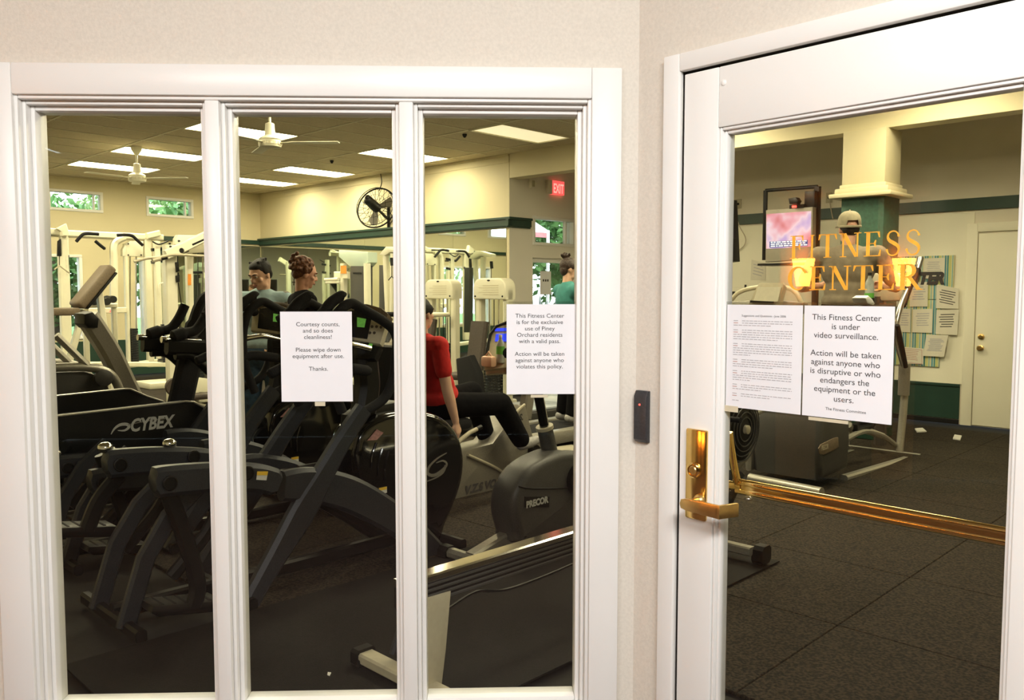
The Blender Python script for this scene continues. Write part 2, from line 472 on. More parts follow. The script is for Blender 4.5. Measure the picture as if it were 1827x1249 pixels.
fl = MB(); fl.box(R(6, 3.5, -0.17), 40, 40, 0.30, (A, B, Z))
floor = struct(obj('floor', fl, 'slab', smooth=False), 'dark speckled rubber floor of the gym', 'floor')
ft = MB(); TS = 0.92
ft.box((0, 0, 0), TS - 0.003, TS - 0.003, 0.018, (A, B, Z), 0.0035, 1)
tile0 = None
for i in range(-2, 18):
    for j in range(1, 12):
        a, b = 0.2 + i * TS, 1.45 + j * TS
        if a > AK - 0.3 or b > BA - 0.3 or (a > AE - 0.3 and b > BK - 0.3): continue
        ok = True
        for da in (-1, 1):
            for db in (-1, 1):
                q = R(a + da * TS / 2, b + db * TS / 2) - CORNER
                if q.dot(WN) > -0.16 and q.dot(DN) > -0.16: ok = False
        if not ok: continue
        if tile0 is None:
            tile0 = obj('floor_tile', ft, 'rubber_floor', floor, smooth=False); tile0.location = R(a, b, -0.009) - wpos(floor); WORLD[tile0.name] = R(a, b, -0.009)
        else:
            t = tile0.copy(); COL.objects.link(t); t.location = R(a, b, -0.009) - wpos(floor)
lf = MB(); lf.add([W(-4, 0, .01), W(0, 0, .01), D(3.2, 0, .01), (2.5, -4, 0), (-3.8, -4, 0)], [(0, 1, 2, 3, 4)])
lf2 = MB(); lf2.prism([p - Z * 0.012 for p in lf.v], Z * 0.012)
struct(obj('floor_lobby', lf2, 'lobby_floor', smooth=False), 'reddish lobby floor in front of the glazed wall', 'floor')

# ceiling: slab, lay-in tiles, metal grid
MA, MBm = 0.60, 1.28
A0, B0 = 7.24, 7.20
cs = MB(); cs.box(R(7, 4, HC + 0.12), 22, 16, 0.16, (A, B, Z))
ceil = struct(obj('ceiling', cs, 'slab', smooth=False), 'suspended tile ceiling of the gym', 'ceiling')
LIGHTS = [(7.24, 7.20, 1), (9.64, 4.64, 0), (9.64, 7.20, 0), (12.04, 4.64, 0), (12.04, 7.20, 0), (13.84, 4.64, 0), (13.84, 7.20, 0),
          (7.24, 4.64, 0), (4.84, 4.64, 0), (4.84, 7.20, 0), (2.44, 7.20, 0), (9.64, 2.08, 0), (12.04, 2.08, 0), (7.24, 2.08, 0), (2.44, 4.64, 0), (13.84, 2.08, 0), (0.64, 5.92, 0)]  # panels of this line are out of view, added to light the room
LSET = {(round((a - A0) / MA), round((b - B0) / MBm)) for a, b, _ in LIGHTS}
ct = MB(); ct.box((0, 0, 0), MA - 0.022, MBm - 0.022, 0.02, (A, B, Z), 0.004, 1)
ct0 = None; gm = MB()
for i in range(-13, 15):
    for j in range(-6, 2):
        a, b = A0 + i * MA, B0 + j * MBm
        q = R(a + MA / 2, b + MBm / 2) - CORNER
        if q.dot(WN) > -0.3 and q.dot(DN) > -0.3: continue
        if a + MA > AK + 0.3 or b < -1.0: continue
        if (i, j) in LSET: continue
        p = R(a + MA / 2, b + MBm / 2, HC + 0.012)
        if ct0 is None:
            ct0 = obj('ceiling_tile', ct, 'ceiling_tile', ceil, smooth=False); ct0.location = p - wpos(ceil)
        else:
            t = ct0.copy(); COL.objects.link(t); t.location = p - wpos(ceil)
for i in range(-13, 16):
    a = A0 + i * MA
    if a < AK: gm.box(R(a, 4.2, HC - 0.001), 0.024, 9.3, 0.006, (A, B, Z))
for j in range(-6, 2):
    b = B0 + j * MBm
    gm.box(R(7.2, b, HC - 0.002), 17.5, 0.024, 0.006, (A, B, Z))
tag(obj('ceiling_grid', gm, 'grid_metal', ceil, smooth=False), kind='stuff')

# gym walls
CL = [(6.52, 7.43), (4.83, 5.75), (3.10, 4.01), (1.40, 2.31), (-0.3, 0.61)]
holes = [(b0, b1, 2.96, 3.33) for b0, b1 in CL] + [(4.60, 5.36, 0.70, 2.20), (6.28, 6.44, 0.66, 2.17), (2.2, 3.9, 0.70, 2.20)]
struct(wall('wall_back', R(AK, 0), B, A, -1.1, BK + 0.2, 0, HC + 0.05, 0.22, holes, 'gym_cream'), 'cream far wall with small high windows', 'wall')
struct(wall('wall_mirror_side', R(0, BK), A, B, AE + 0.005, AK + 0.2, 0, HC + 0.05, 0.2, [], 'gym_cream'), 'cream wall above the long mirror', 'wall')
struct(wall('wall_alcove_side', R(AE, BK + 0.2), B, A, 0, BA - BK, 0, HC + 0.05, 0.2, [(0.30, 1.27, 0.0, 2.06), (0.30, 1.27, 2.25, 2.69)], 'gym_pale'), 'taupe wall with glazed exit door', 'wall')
struct(wall('wall_alcove_back', R(0, BA), A, B, -1.7, AE + 0.2, 0, HC + 0.05, 0.2, [], 'gym_tan'), 'tan alcove wall behind the column', 'wall')
struct(wall('wall_left', R(0, -0.9), A, -B, 3.5, AK + 0.2, 0, HC + 0.05, 0.2, [], 'gym_cream'), 'cream side wall of the gym', 'wall')
struct(wall('wall_right', R(-1.7, 0), B, -A, 1.7, BA + 0.2, 0, HC + 0.05, 0.2, [], 'gym_cream'), 'cream end wall of the gym', 'wall')
ac = MB(); ac.box(R(3.5, (BK + 0.3 + BA) / 2, HC + 0.06), 10.6, BA - BK, 0.08, (A, B, Z))
struct(obj('ceiling_alcove', ac, 'gym_tan', smooth=False), 'plain alcove ceiling', 'ceiling')
bm_ = MB(); bm_.span(R(-1.7, BK, HB), A * (AE + 1.7), B * 0.22, Z * (HC + 0.05 - HB), 0.006)
struct(obj('trim_beam', bm_, 'gym_cream', smooth=False), 'cream boxed beam over the alcove opening', 'beam')
bt = MB(); bt.span(R(-1.7, BK - 0.018, HB), A * (AE + 1.7), B * 0.018, Z * 0.012); bt.span(R(-1.7, BK - .006, HB + 0.10), A * (AE + 1.7), B * 0.006, Z * 0.008)

# column under the beam
col = thing('column', 'square column, cream above its moulded collar and dark green below', 'column', R(3.56, 8.97))
struct(col)
cw = MB(); cw.box(R(3.56, 8.99, (HB + 2.62) / 2), 0.44, 0.42, HB - 2.62, (A, B, Z), 0.006); obj('upper_shaft', cw, 'gym_cream', col)
cw = MB()
for z, h, g in ((2.60, 0.045, .02), (2.555, 0.05, .055), (2.515, 0.035, .10)):
    cw.box(R(3.56, 8.99, z + h / 2), 0.44 + 2 * g, 0.42 + 2 * g, h + .01, (A, B, Z), 0.012)
obj('collar', cw, 'gym_cream', col)
cw = MB(); cw.box(R(3.56, 8.99, 1.26), 0.44, 0.42, 2.51, (A, B, Z), 0.006); obj('lower_shaft', cw, 'column_green', col)

# rails, mouldings, dado
def strip(name, o, u, n, L, prof, m, label, cat='trim'):
    mb = MB()
    for z0, z1, d in prof: mb.span(V(o) + Z * z0, u * L, n * d, Z * (z1 - z0), 0.003)
    return struct(obj(name, mb, m, smooth=False), label, cat)
RAIL = [(2.505, 2.60, 0.05), (2.60, 2.635, 0.075), (2.485, 2.505, 0.03)]
strip('trim_1', R(AE - 0.05, BK), A, -B, AK - AE + 0.05, RAIL, 'rail_green', 'dark green rail over the long mirror')
strip('trim_2', R(AK, -0.9), B, -A, BK + 0.9, [(2.52, 2.60, 0.05)], 'rail_green', 'dark green rail under the small high windows')
strip('trim_3', R(AE, BK - 0.075), B, -A, 0.50, RAIL, 'rail_green', 'dark green rail end wrapping the wall corner')
strip('trim_4', R(-1.7, BA), A, -B, AE + 1.7, [(2.465, 2.60, 0.035)], 'rail_green', 'black green rail across the alcove wall')
strip('trim_5', R(AE, BK), A, -B, AK - AE, [(3.43, 3.55, 0.012), (3.52, 3.55, 0.03)], 'gym_cream', 'cream crown board along the mirrored wall')
strip('trim_6', R(AK, -0.9), B, -A, BK + 0.9, [(3.43, 3.55, 0.012), (3.52, 3.55, 0.03)], 'gym_cream', 'cream crown board along the far wall')
strip('trim_7', R(-1.7, BA), A, -B, 3.58, [(0.47, 2.44, 0.012)], 'gym_panel', 'pale board panel around the alcove door')
strip('trim_8', R(3.0, BA), A, -B, 5.7, [(0.47, 2.44, 0.012)], 'gym_panel', 'pale board panel behind the notice board')
strip('trim_9', R(3.09, BA), A, -B, 5.6, [(0.06, 0.44, 0.014), (0.44, 0.47, 0.03)], 'rail_green', 'dark green dado board below the notice board')
strip('baseboard_alcove', R(3.09, BA), A, -B, 5.6, [(0.0, 0.055, 0.02)], 'black_plastic', 'black skirting of the alcove wall', 'baseboard')
strip('trim_10', R(AK, -0.9), B, -A, BK + 0.9, [(0.0, 0.66, 0.012)], 'rail_green', 'dark green dado under the tall windows')

# clerestory windows and tall windows of the far wall
n = 0
def win_unit(o, u, nrm, x0, x1, z0, z1, label, fw=0.05, mull=()):
    global n
    n += 1
    t = thing('window_%d' % n, label, 'window', V(o) + u * ((x0 + x1) / 2) + Z * z0); struct(t)
    mb = MB()
    for s, e, a, b in ((x0, x1, z0, z0 + fw), (x0, x1, z1 - fw, z1)): mb.span(V(o) + u * s + Z * a + nrm * -0.02, u * (e - s), nrm * 0.14, Z * (b - a), 0.006)
    for s, e in ((x0, x0 + fw), (x1 - fw, x1)): mb.span(V(o) + u * s + Z * (z0 + fw) + nrm * -0.02, u * (e - s), nrm * 0.14, Z * (z1 - z0 - 2 * fw), 0.006)
    for x in mull: mb.span(V(o) + u * x + Z * (z0 + fw) + nrm * 0.02, u * 0.03, nrm * 0.06, Z * (z1 - z0 - 2 * fw), 0.004)
    obj('window_frame', mb, 'trim_white', t)
    g = MB(); g.span(V(o) + u * (x0 + fw) + Z * (z0 + fw) + nrm * 0.055, u * (x1 - x0 - 2 * fw), nrm * 0.006, Z * (z1 - z0 - 2 * fw)); obj('pane', g, 'glass', t, smooth=False)
    return t
for i, (b0, b1) in enumerate(CL):
    win_unit(R(AK, 0), B, A, b0, b1, 2.96, 3.33, ['small high window above the lat pull-down machine', 'small high window above the cable machine', 'small high window seen in the mirror beside the twin', 'small high window reflected beside the wall end', 'small high window out of view by the side wall'][i], mull=(b1 - 0.16,))
win_unit(R(AK, 0), B, A, 4.60, 5.36, 0.70, 2.20, 'tall window with green trees behind the treadmill mast')
win_unit(R(AK, 0), B, A, 6.28, 6.44, 0.66, 2.17, 'narrow sidelight window between white machine posts', 0.015)
win_unit(R(AK, 0), B, A, 2.2, 3.9, 0.70, 2.20, 'wide window farther along the far wall')
win_unit(R(AE, BK + 0.2), B, A, 0.30, 1.27, 2.25, 2.69, 'transom window under the red exit sign', 0.045, (1.08,))
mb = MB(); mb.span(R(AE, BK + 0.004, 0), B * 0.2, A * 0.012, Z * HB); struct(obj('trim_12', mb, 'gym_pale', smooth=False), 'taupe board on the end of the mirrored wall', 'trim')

# glazed exit door in the alcove
ed = thing('door_2', 'glazed exit door behind the woman in the teal top', 'door', R(AE, BK + 0.85)); struct(ed)
mb = MB(); o = R(AE + 0.05, BK + 0.2)
for s, e, a, b in ((0.30, 0.36, 0, 2.06), (1.21, 1.27, 0, 2.06), (0.36, 1.21, 1.99, 2.06), (0.36, 1.21, 0, 0.2), (0.36, 1.21, 0.92, 1.0)):
    mb.span(o + B * s + Z * a, B * (e - s), A * 0.05, Z * (b - a), 0.004)
obj('door_frame', mb, 'trim_white', ed)
g = MB(); g.span(o + B * 0.36 + Z * 0.2 + A * .02, B * 0.85, A * 0.006, Z * 1.78); obj('pane', g, 'glass', ed, smooth=False)
mb = MB(); mb.span(o + B * 0.52 + Z * 1.50 - A * 0.004, B * 0.25, A * 0.002, Z * 0.36); no = obj('door_notice', mb, 'paper', ed, smooth=False)
mb = MB()
for k, (x, ww) in enumerate(((0.58, .03), (0.63, .03), (0.68, .03))): mb.span(o + B * x + Z * 1.70 - A * 0.006, B * ww, A * 0.002, Z * 0.035)
obj('printed_lines', mb, 'ink', no, smooth=False)

# slab door in the alcove wall
dr = thing('door_3', 'cream flush door with two round brass knobs beside the notice board', 'door', R(2.5, BA)); struct(dr)
mb = MB(); mb.span(R(2.04, BA - 0.016, 0.012), A * 0.91, B * 0.015, Z * 2.18, 0.004); obj('door_slab', mb, 'gym_panel', dr)
mb = MB()
mb.span(R(2.955, BA - 0.03, 0), A * 0.115, B * 0.03, Z * 2.31, 0.006); mb.span(R(1.90, BA - 0.03, 0), A * 0.115, B * 0.03, Z * 2.31, 0.006); mb.span(R(2.015, BA - 0.03, 2.215), A * 0.955, B * 0.03, Z * 0.10, 0.006)
obj('door_casing', mb, 'gym_panel', dr)
for z in (1.03, 0.90):
    mb = MB(); mb.lathe([(0.032, 0), (0.032, 0.012), (0.014, 0.02), (0.012, 0.035), (0.028, 0.045), (0.03, 0.06), (0.018, 0.07)] if z < 1 else [(0.034, 0), (0.032, 0.018), (0.018, 0.022), (0.016, 0.03)], R(2.885, BA - 0.016, z), -B, 16)
    obj('knob' if z < 1 else 'deadbolt', mb, 'brass_satin', dr)

# long mirror of separate panels
mr = thing('mirror', 'long wall mirror of tall panels under the dark green rail', 'mirror', R(12.3, BK))
pw = 1.18; k = 0; x = AE + 0.06
while x < AK - 0.1:
    e = min(x + pw, AK - 0.02)
    mb = MB(); mb.span(R(x + 0.002, BK - 0.008, 0.25), A * (e - x - 0.004), B * 0.006, Z * 2.22); obj('mirror_panel', mb, 'mirror', mr, smooth=False); x += pw
mr2 = thing('mirror', 'short wall mirror in the corner beside the narrow window', 'mirror', R(AK, 7.7))
x = 6.62
while x < BK - 0.2:
    e = min(x + 1.12, BK - 0.02)
    mb = MB(); mb.span(R(AK - 0.02, x + 0.002, 0.68), B * (e - x - 0.004), A * 0.006, Z * 1.80); obj('mirror_panel', mb, 'mirror', mr2, smooth=False); x += 1.12

# ------------------------------------------------------------------ glazed wall to the lobby
TH = 0.13
struct(wall('wall_front', W(0, 0), WD, -WN, -5.2, 0.0, 0, HC + 0.05, TH, [(-1.725, -0.13, 0.29, 2.07)], 'lobby_paint'), 'beige lobby wall around the three pane window', 'wall')
struct(wall('wall_door_side', D(0, 0), DD, -DN, 0.0, 3.2, 0, HC + 0.05, TH, [(0.135, 1.10, 0, 2.14)], 'lobby_paint'), 'beige lobby wall around the fitness center door', 'wall')
wi = thing('window_20', 'white framed interior window of three tall panes', 'window', W(-0.92, 0.3)); struct(wi)
mb = MB(); CZ0, CZ1 = 0.265, 2.07
for s, e, a, b in ((-1.81, -1.722, 0.18, 2.155), (-0.135, -0.05, 0.18, 2.155), (-1.722, -0.135, CZ1, 2.155), (-1.722, -0.135, 0.18, 0.298)):
    mb.span(W(s, a, 0), WD * (e - s), WN * 0.02, Z * (b - a), 0.004)
obj('casing', mb, 'trim_white', wi)
def ring(mb, s0, s1, z0, z1, wd, off0, off1, bev=0.003):
    d = WN * (off1 - off0)
    for s, e, a, b in ((s0, s0 + wd, z0, z1), (s1 - wd, s1, z0, z1), (s0 + wd, s1 - wd, z1 - wd, z1), (s0 + wd, s1 - wd, z0, z0 + wd)):
        mb.span(W(s, a, off0), WD * (e - s), d, Z * (b - a), bev)
mb = MB(); ring(mb, -1.724, -0.133, 0.29, 2.072, 0.012, -0.10, 0.008, 0.003); obj('jamb_bead', mb, 'trim_white', wi)
ML, MR = -1.188, -0.653
mb = MB()
for c in (ML, MR):
    mb.span(W(c - 0.020, 0.302, -0.10), WD * 0.040, WN * 0.108, Z * 1.758, 0.004)
    m_ = obj('mullion', mb, 'trim_white', wi); mb = MB()
PANES = [(-1.712, ML - 0.020), (ML + 0.020, MR - 0.020), (MR + 0.020, -0.145)]
for i, (s0, s1) in enumerate(PANES):
    mb = MB()
    ring(mb, s0, s1, 0.302, 2.060, 0.011, -0.10, -0.012, 0.003)
    ring(mb, s0 + 0.011, s1 - 0.011, 0.313, 2.049, 0.013, -0.10, -0.034, 0.003)
    obj('glazing_stop', mb, 'trim_white', wi)
    g = MB(); g.span(W(s0 + 0.016, 0.318, -0.064), WD * (s1 - s0 - 0.032), WN * 0.005, Z * 1.726); obj('pane', g, 'glass', wi, smooth=False)

# ------------------------------------------------------------------ fitness center door
fd = thing('door_1', 'white glazed door lettered FITNESS CENTER with brass lever', 'door', D(0.62, 0)); struct(fd)
mb = MB()
mb.span(D(0.10, 0, 0), DD * 0.052, DN * 0.022, Z * 2.165, 0.004)
mb.span(D(1.088, 0, 0), DD * 0.052, DN * 0.022, Z * 2.165, 0.004)
mb.span(D(0.152, 2.118, 0), DD * 0.936, DN * 0.022, Z * 0.047, 0.004)
obj('door_casing', mb, 'trim_white', fd)
mb = MB()
mb.span(D(0.135, 0, -TH), DD * 0.016, DN * (TH - .002), Z * 2.135); mb.span(D(1.084, 0, -TH), DD * 0.016, DN * (TH - .002), Z * 2.135); mb.span(D(0.151, 2.120, -TH), DD * 0.933, DN * (TH - .002), Z * 0.016)
obj('door_jamb', mb, 'dark_gap', fd, smooth=False)
mb = MB(); F0, F1 = -0.048, 0.006          # leaf thickness
mb.span(D(0.1585, 0.012, F0), DD * 0.1065, DN * (F1 - F0), Z * 2.099, 0.003); obj('stile', mb, 'trim_white', fd)
mb = MB(); mb.span(D(0.980, 0.012, F0), DD * 0.100, DN * (F1 - F0), Z * 2.099, 0.003); obj('stile', mb, 'trim_white', fd)
mb = MB(); mb.span(D(0.2655, 1.957, F0), DD * 0.714, DN * (F1 - F0), Z * 0.154, 0.003); obj('rail', mb, 'trim_white', fd)
mb = MB(); mb.span(D(0.2655, 0.012, F0), DD * 0.714, DN * (F1 - F0), Z * 0.25, 0.003); obj('rail', mb, 'trim_white', fd)
mb = MB()
def dring(mb, s0, s1, z0, z1, wd, off0, off1, bev=0.003):
    d = DN * (off1 - off0)
    for s, e, a, b in ((s0, s0 + wd, z0, z1), (s1 - wd, s1, z0, z1), (s0 + wd, s1 - wd, z1 - wd, z1), (s0 + wd, s1 - wd, z0, z0 + wd)):
        mb.span(D(s, a, off0), DD * (e - s), d, Z * (b - a), bev)
dring(mb, 0.266, 0.980, 0.262, 1.957, 0.008, F0, 0.0); dring(mb, 0.274, 0.972, 0.27, 1.949, 0.009, F0, -0.010)
obj('glazing_stop', mb, 'trim_white', fd)
g = MB(); g.span(D(0.277, 0.273, -0.026), DD * 0.692, DN * 0.005, Z * 1.673); obj('pane', g, 'glass', fd, smooth=False)
mb = MB(); mb.lathe([(0.0075, 0), (0.0075, 0.002), (0.004, 0.004)], D(0.280, 2.068, F1), DN, 14); obj('screw_cap', mb, 'trim_white', fd)
# hardware
mb = MB(); mb.span(D(0.186, 0.917, F1), DD * 0.066, DN * 0.011, Z * 0.246, 0.004); pl = obj('lock_plate', mb, 'brass', fd)
mb = MB(); mb.lathe([(0.021, 0), (0.021, 0.006), (0.017, 0.009), (0.0145, 0.009), (0.0145, 0.004), (0.013, 0.004)], D(0.215, 1.052, F1 + 0.011), DN, 24); cy = obj('lock_cylinder', mb, 'brass', fd)
mb = MB(); mb.lathe([(0.0125, 0), (0.0125, 0.004), (0.010, 0.006)], D(0.215, 1.052, F1 + 0.015), DN, 18); mb.box(D(0.215, 1.052, F1 + 0.0215), 0.002, 0.002, 0.012, (DD, DN, Z)); obj('keyway', mb, 'brass_satin', cy)
mb = MB(); mb.lathe([(0.018, 0), (0.017, 0.006), (0.011, 0.012), (0.010, 0.04), (0.013, 0.044), (0.013, 0.062)], D(0.234, 0.972, F1 + 0.011), DN, 20)
P0 = D(0.234, 0.972, F1 + 0.066)
mb.prism([P0 + DD * x + Z * z for x, z in ((-0.016, 0.012), (-0.02, 0), (-0.016, -0.012), (0.0, -0.016), (0.10, -0.020), (0.10, 0.016), (0.0, 0.016))], DN * 0.010, 0.002)
mb.prism([P0 + DD * x + DN * y - Z * 0.020 for x, y in ((0.093, 0.010), (0.103, 0.010), (0.122, -0.050), (0.112, -0.052))], Z * 0.036, 0.002)
obj('lever_handle', mb, 'brass_satin', fd)
# exit device behind the glass
mb = MB()
for z in (1.012, 0.990): mb.tube([D(0.275, z, -0.098), D(0.98, z, -0.098)], 0.0105, 12)
mb.bar([D(0.275, 1.001, -0.096), D(0.985, 1.001, -0.096)], 0.03, 0.012, DN, 0.003)
obj('push_bar', mb, 'brass', fd)
mb = MB(); mb.tube(cr([D(0.262, 1.15, -0.075), D(0.266, 1.09, -0.085), D(0.275, 1.02, -0.097), D(0.285, 1.001, -0.098)]), 0.011, 10)
mb.tube([D(0.272, 1.15, -0.062), D(0.285, 1.01, -0.08)], 0.006, 8); mb.tube([D(0.225, 1.001, -0.09), D(0.29, 1.001, -0.098)], 0.012, 10)
obj('bar_arm', mb, 'brass', fd)
mb = MB(); mb.ell(D(0.312, 0.972, -0.098), (0.010, 0.010, 0.006)); obj('bar_stud', mb, 'steel', fd)

# gold serif lettering on the glass
def serif_letter(ch, x, z, hgt, wd):
    mb = MB(); off = -0.0205
    P = lambda u, v: D(x + u * wd, z + v * hgt, off)
    def quad(*q): mb.prism([P(*p) for p in q], DN * 0.0008)
    T, t = 0.19, 0.06
    def stem(u, w_=T, ser=0.11):
        quad((u - w_ / 2, 0), (u + w_ / 2, 0), (u + w_ / 2, 1), (u - w_ / 2, 1))
        for v0, v1 in ((0, 0.035), (0.965, 1)): quad((u - w_ / 2 - ser, v0), (u + w_ / 2 + ser, v0), (u + w_ / 2 + ser, v1), (u - w_ / 2 - ser, v1))
    def arm(u0, u1, v, drop):
        quad((u0, v - 0.02), (u1, v - 0.02), (u1, v + 0.02), (u0, v + 0.02))
        if drop: quad((u1 - 0.12, v), (u1, v - 0.0), (u1 + 0.02, v + drop), (u1 - 0.03, v + drop))
    def stroke(pts, wds):
        n_ = len(pts)
        for i in range(n_ - 1):
            def off_(k):
                a = pts[max(k - 1, 0)]; b = pts[min(k + 1, n_ - 1)]
                dx, dy = (b[0] - a[0]) * wd, (b[1] - a[1]) * hgt; l = math.hypot(dx, dy) or 1
                return (-dy / l * wds[k] / 2 , dx / l * wds[k] / 2 * wd / hgt)
            o0, o1 = off_(i), off_(i + 1); p, q = pts[i], pts[i + 1]
            quad((p[0] + o0[0], p[1] + o0[1]), (p[0] - o0[0], p[1] - o0[1]), (q[0] - o1[0], q[1] - o1[1]), (q[0] + o1[0], q[1] + o1[1]))
    if ch in 'FE':
        stem(0.27); arm(0.3, 0.84, 0.98, -0.22); arm(0.3, 0.66, 0.52, -0.14); arm(0.3, 0.66, 0.52, 0.14)
        if ch == 'E': arm(0.3, 0.9, 0.02, 0.24)
    elif ch == 'I': stem(0.5)
    elif ch == 'T':
        stem(0.5, T, 0.10); quad((0.05, 0.96), (0.95, 0.96), (0.95, 1), (0.05, 1)); quad((0.05, 1), (0.17, 0.98), (0.06, 0.76), (0.02, 0.76)); quad((0.83, 0.98), (0.95, 1), (0.98, 0.76), (0.94, 0.76))
    elif ch == 'N':
        quad((0.17, 0), (0.24, 0), (0.24, 1), (0.17, 1)); quad((0.80, 0), (0.87, 0), (0.87, 1), (0.80, 1)); quad((0.10, 1), (0.32, 1), (0.87, 0), (0.72, 0))
        quad((0.06, 0), (0.35, 0), (0.35, 0.035), (0.06, 0.035)); quad((0.68, 0.965), (0.99, 0.965), (0.99, 1), (0.68, 1)); quad((0.02, 0.965), (0.3, 0.965), (0.3, 1), (0.02, 1))
    elif ch == 'S':
        c = [(0.80, 0.76), (0.70, 0.92), (0.50, 0.985), (0.28, 0.92), (0.20, 0.76), (0.30, 0.61), (0.52, 0.51), (0.74, 0.39), (0.81, 0.24), (0.70, 0.07), (0.47, 0.015), (0.26, 0.08), (0.15, 0.26)]
        c = [(p.x, p.y) for p in cr([V((a, b, 0)) for a, b in c], 3)]
        n_ = len(c); stroke(c, [0.07 + 0.13 * math.exp(-((i / (n_ - 1) - 0.5) / 0.17) ** 2) + 0.05 * (i in (0, 1, n_ - 2, n_ - 1)) for i in range(n_)])
    elif ch == 'C':
        c = [(0.93, 0.73)] + [(0.53 + 0.41 * math.cos(t), 0.5 + 0.485 * math.sin(t)) for t in [math.radians(a) for a in range(50, 316, 15)]]
        n_ = len(c); stroke(c, [0.06 + 0.15 * math.exp(-((i / (n_ - 1) - 0.52) / 0.2) ** 2) + 0.05 * (i < 2) for i in range(n_)])
    elif ch == 'R':
        stem(0.22); c = [(0.25, 0.98), (0.45, 0.985), (0.62, 0.93), (0.69, 0.76), (0.62, 0.58), (0.45, 0.51), (0.25, 0.51)]
        c = [(p.x, p.y) for p in cr([V((a, b, 0)) for a, b in c], 3)]; n_ = len(c)
        stroke(c, [0.05 + 0.13 * math.exp(-((i / (n_ - 1) - 0.5) / 0.2) ** 2) for i in range(n_)])
        quad((0.40, 0.52), (0.58, 0.52), (1.02, 0.0), (0.82, 0.0)); quad((0.8, 0), (1.08, 0), (1.08, 0.035), (0.8, 0.035))
    return obj('gold_letter', mb, 'gold_leaf', fd, smooth=False)
def row(word, s0, s1, z, h):
    wts = {'I': 0.55, 'S': 0.85, 'F': 0.9, 'E': 0.95, 'T': 1.0, 'N': 1.12, 'C': 1.05, 'R': 1.05}
    tot = sum(wts[c] for c in word); x = s0
    for c in word:
        ww = (s1 - s0) * wts[c] / tot
        serif_letter(c, x, z, h, ww * 0.94); x += ww
row('FITNESS', 0.458, 0.778, 1.613, 0.056)
row('CENTER', 0.455, 0.778, 1.536, 0.057)

# lobby behind the camera, with the two sconces that glint in the door glass
def lw(name, o, u, n_, L, m, label): 
    mb = MB(); mb.span(V(o), u * L, n_ * 0.1, Z * 2.95); struct(obj(name, mb, m, smooth=False), label, 'wall')
X, Y = V((1, 0, 0)), V((0, 1, 0))
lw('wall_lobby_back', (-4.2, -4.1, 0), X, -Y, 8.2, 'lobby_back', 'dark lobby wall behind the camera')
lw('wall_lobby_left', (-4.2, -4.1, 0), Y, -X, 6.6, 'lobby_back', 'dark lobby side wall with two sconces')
lw('wall_lobby_right', (2.62, -4.1, 0), Y, X, 4.3, 'lobby_paint', 'beige lobby wall beside the door')
mb = MB(); mb.prism([p + Z * 2.93 for p in lf.v[:3]] + [V((2.6, -4, 2.93)), V((-4.1, -4, 2.93)), V((-4.1, 2.2, 2.93))], Z * 0.06); struct(obj('ceiling_lobby', mb, 'lobby_ceiling', smooth=False), 'pale lobby ceiling', 'ceiling')
# ================================================================== lights, fans, signs
for y, side in ((0.75, 'wooden pilaster nearer the glazed wall'), (-0.03, 'wooden pilaster farther from the glazed wall')):
    t = thing('wall_sconce', 'glowing amber wall sconce on the ' + side, 'lamp', (-4.19, y, 1.72), 'lobby sconces')
    mb = MB(); mb.span(V((-4.19, y - 0.07, 1.40)), Y * 0.14, X * 0.012, Z * 0.5, 0.004); obj('back_plate', mb, 'brass_satin', t)
    mb = MB(); mb.tube(cr([V((-4.18, y, 1.50)), V((-4.10, y, 1.46)), V((-4.05, y, 1.52)), V((-4.05, y, 1.60))]), 0.012, 8); obj('arm', mb, 'brass_satin', t)
    mb = MB(); mb.lathe([(0.05, 0), (0.088, 0.22), (0.086, 0.22), (0.048, 0.003)], (-4.05, y, 1.58), Z, 18); obj('lamp_shade', mb, 'sconce_glow', t)
    mb = MB(); mb.span(V((-4.2, y - 0.16, 0.0)), Y * 0.32, X * 0.05, Z * 2.3, 0.01); mb.span(V((-4.2, y - 0.22, 2.3)), Y * 0.44, X * 0.10, Z * 0.12, 0.02)
    struct(obj('trim_pilaster', mb, 'pilaster_wood'), 'orange wood pilaster on the dark lobby wall', 'trim')

TL = ['over the ending of the mirrored wall', 'above the white ceiling fan near the glass', 'beyond the dark ceiling dot', 'behind the farther ceiling fan rod', 'second along the mirrored wall row', 'closest to the small high windows', 'closest to the far corner',
      'added for light, out of sight above the middle pane', 'added for light, out of sight above the front machines', 'added for light, out of sight behind the window head', 'added unseen for light over the rower', 'added unseen for light over the side wall row, middle', 'added unseen for light over the side wall row, far', 'added unseen for light over the side wall row, front', 'added unseen for light over the door area', 'added unseen for light over the side wall row, last', 'added unseen for light over the door corner']
tr0 = None
def troffer(a, b, dim, lab):
    t = thing('ceiling_light', 'bright recessed ceiling light panel ' + lab, 'ceiling light', R(a + MA / 2, b + MBm / 2, HC), 'recessed ceiling lights')
    mb = MB(); c = R(a + MA / 2, b + MBm / 2, HC)
    for s in (-1, 1):
        mb.box(c + A * s * (MA / 2 - 0.012), 0.02, MBm - 0.01, 0.03, (A, B, Z), 0.003); mb.box(c + B * s * (MBm / 2 - 0.012), MA - 0.04, 0.02, 0.03, (A, B, Z), 0.003)
    mb.box(c + Z * 0.06, MA - 0.03, MBm - 0.03, 0.02, (A, B, Z)); obj('frame', mb, 'grid_metal', t)
    mb = MB(); mb.box(c + Z * 0.004, MA - 0.045, MBm - 0.045, 0.008, (A, B, Z), 0.002); obj('diffuser', mb, 'troffer_dim' if dim else 'troffer', t)
    return t
trd = None
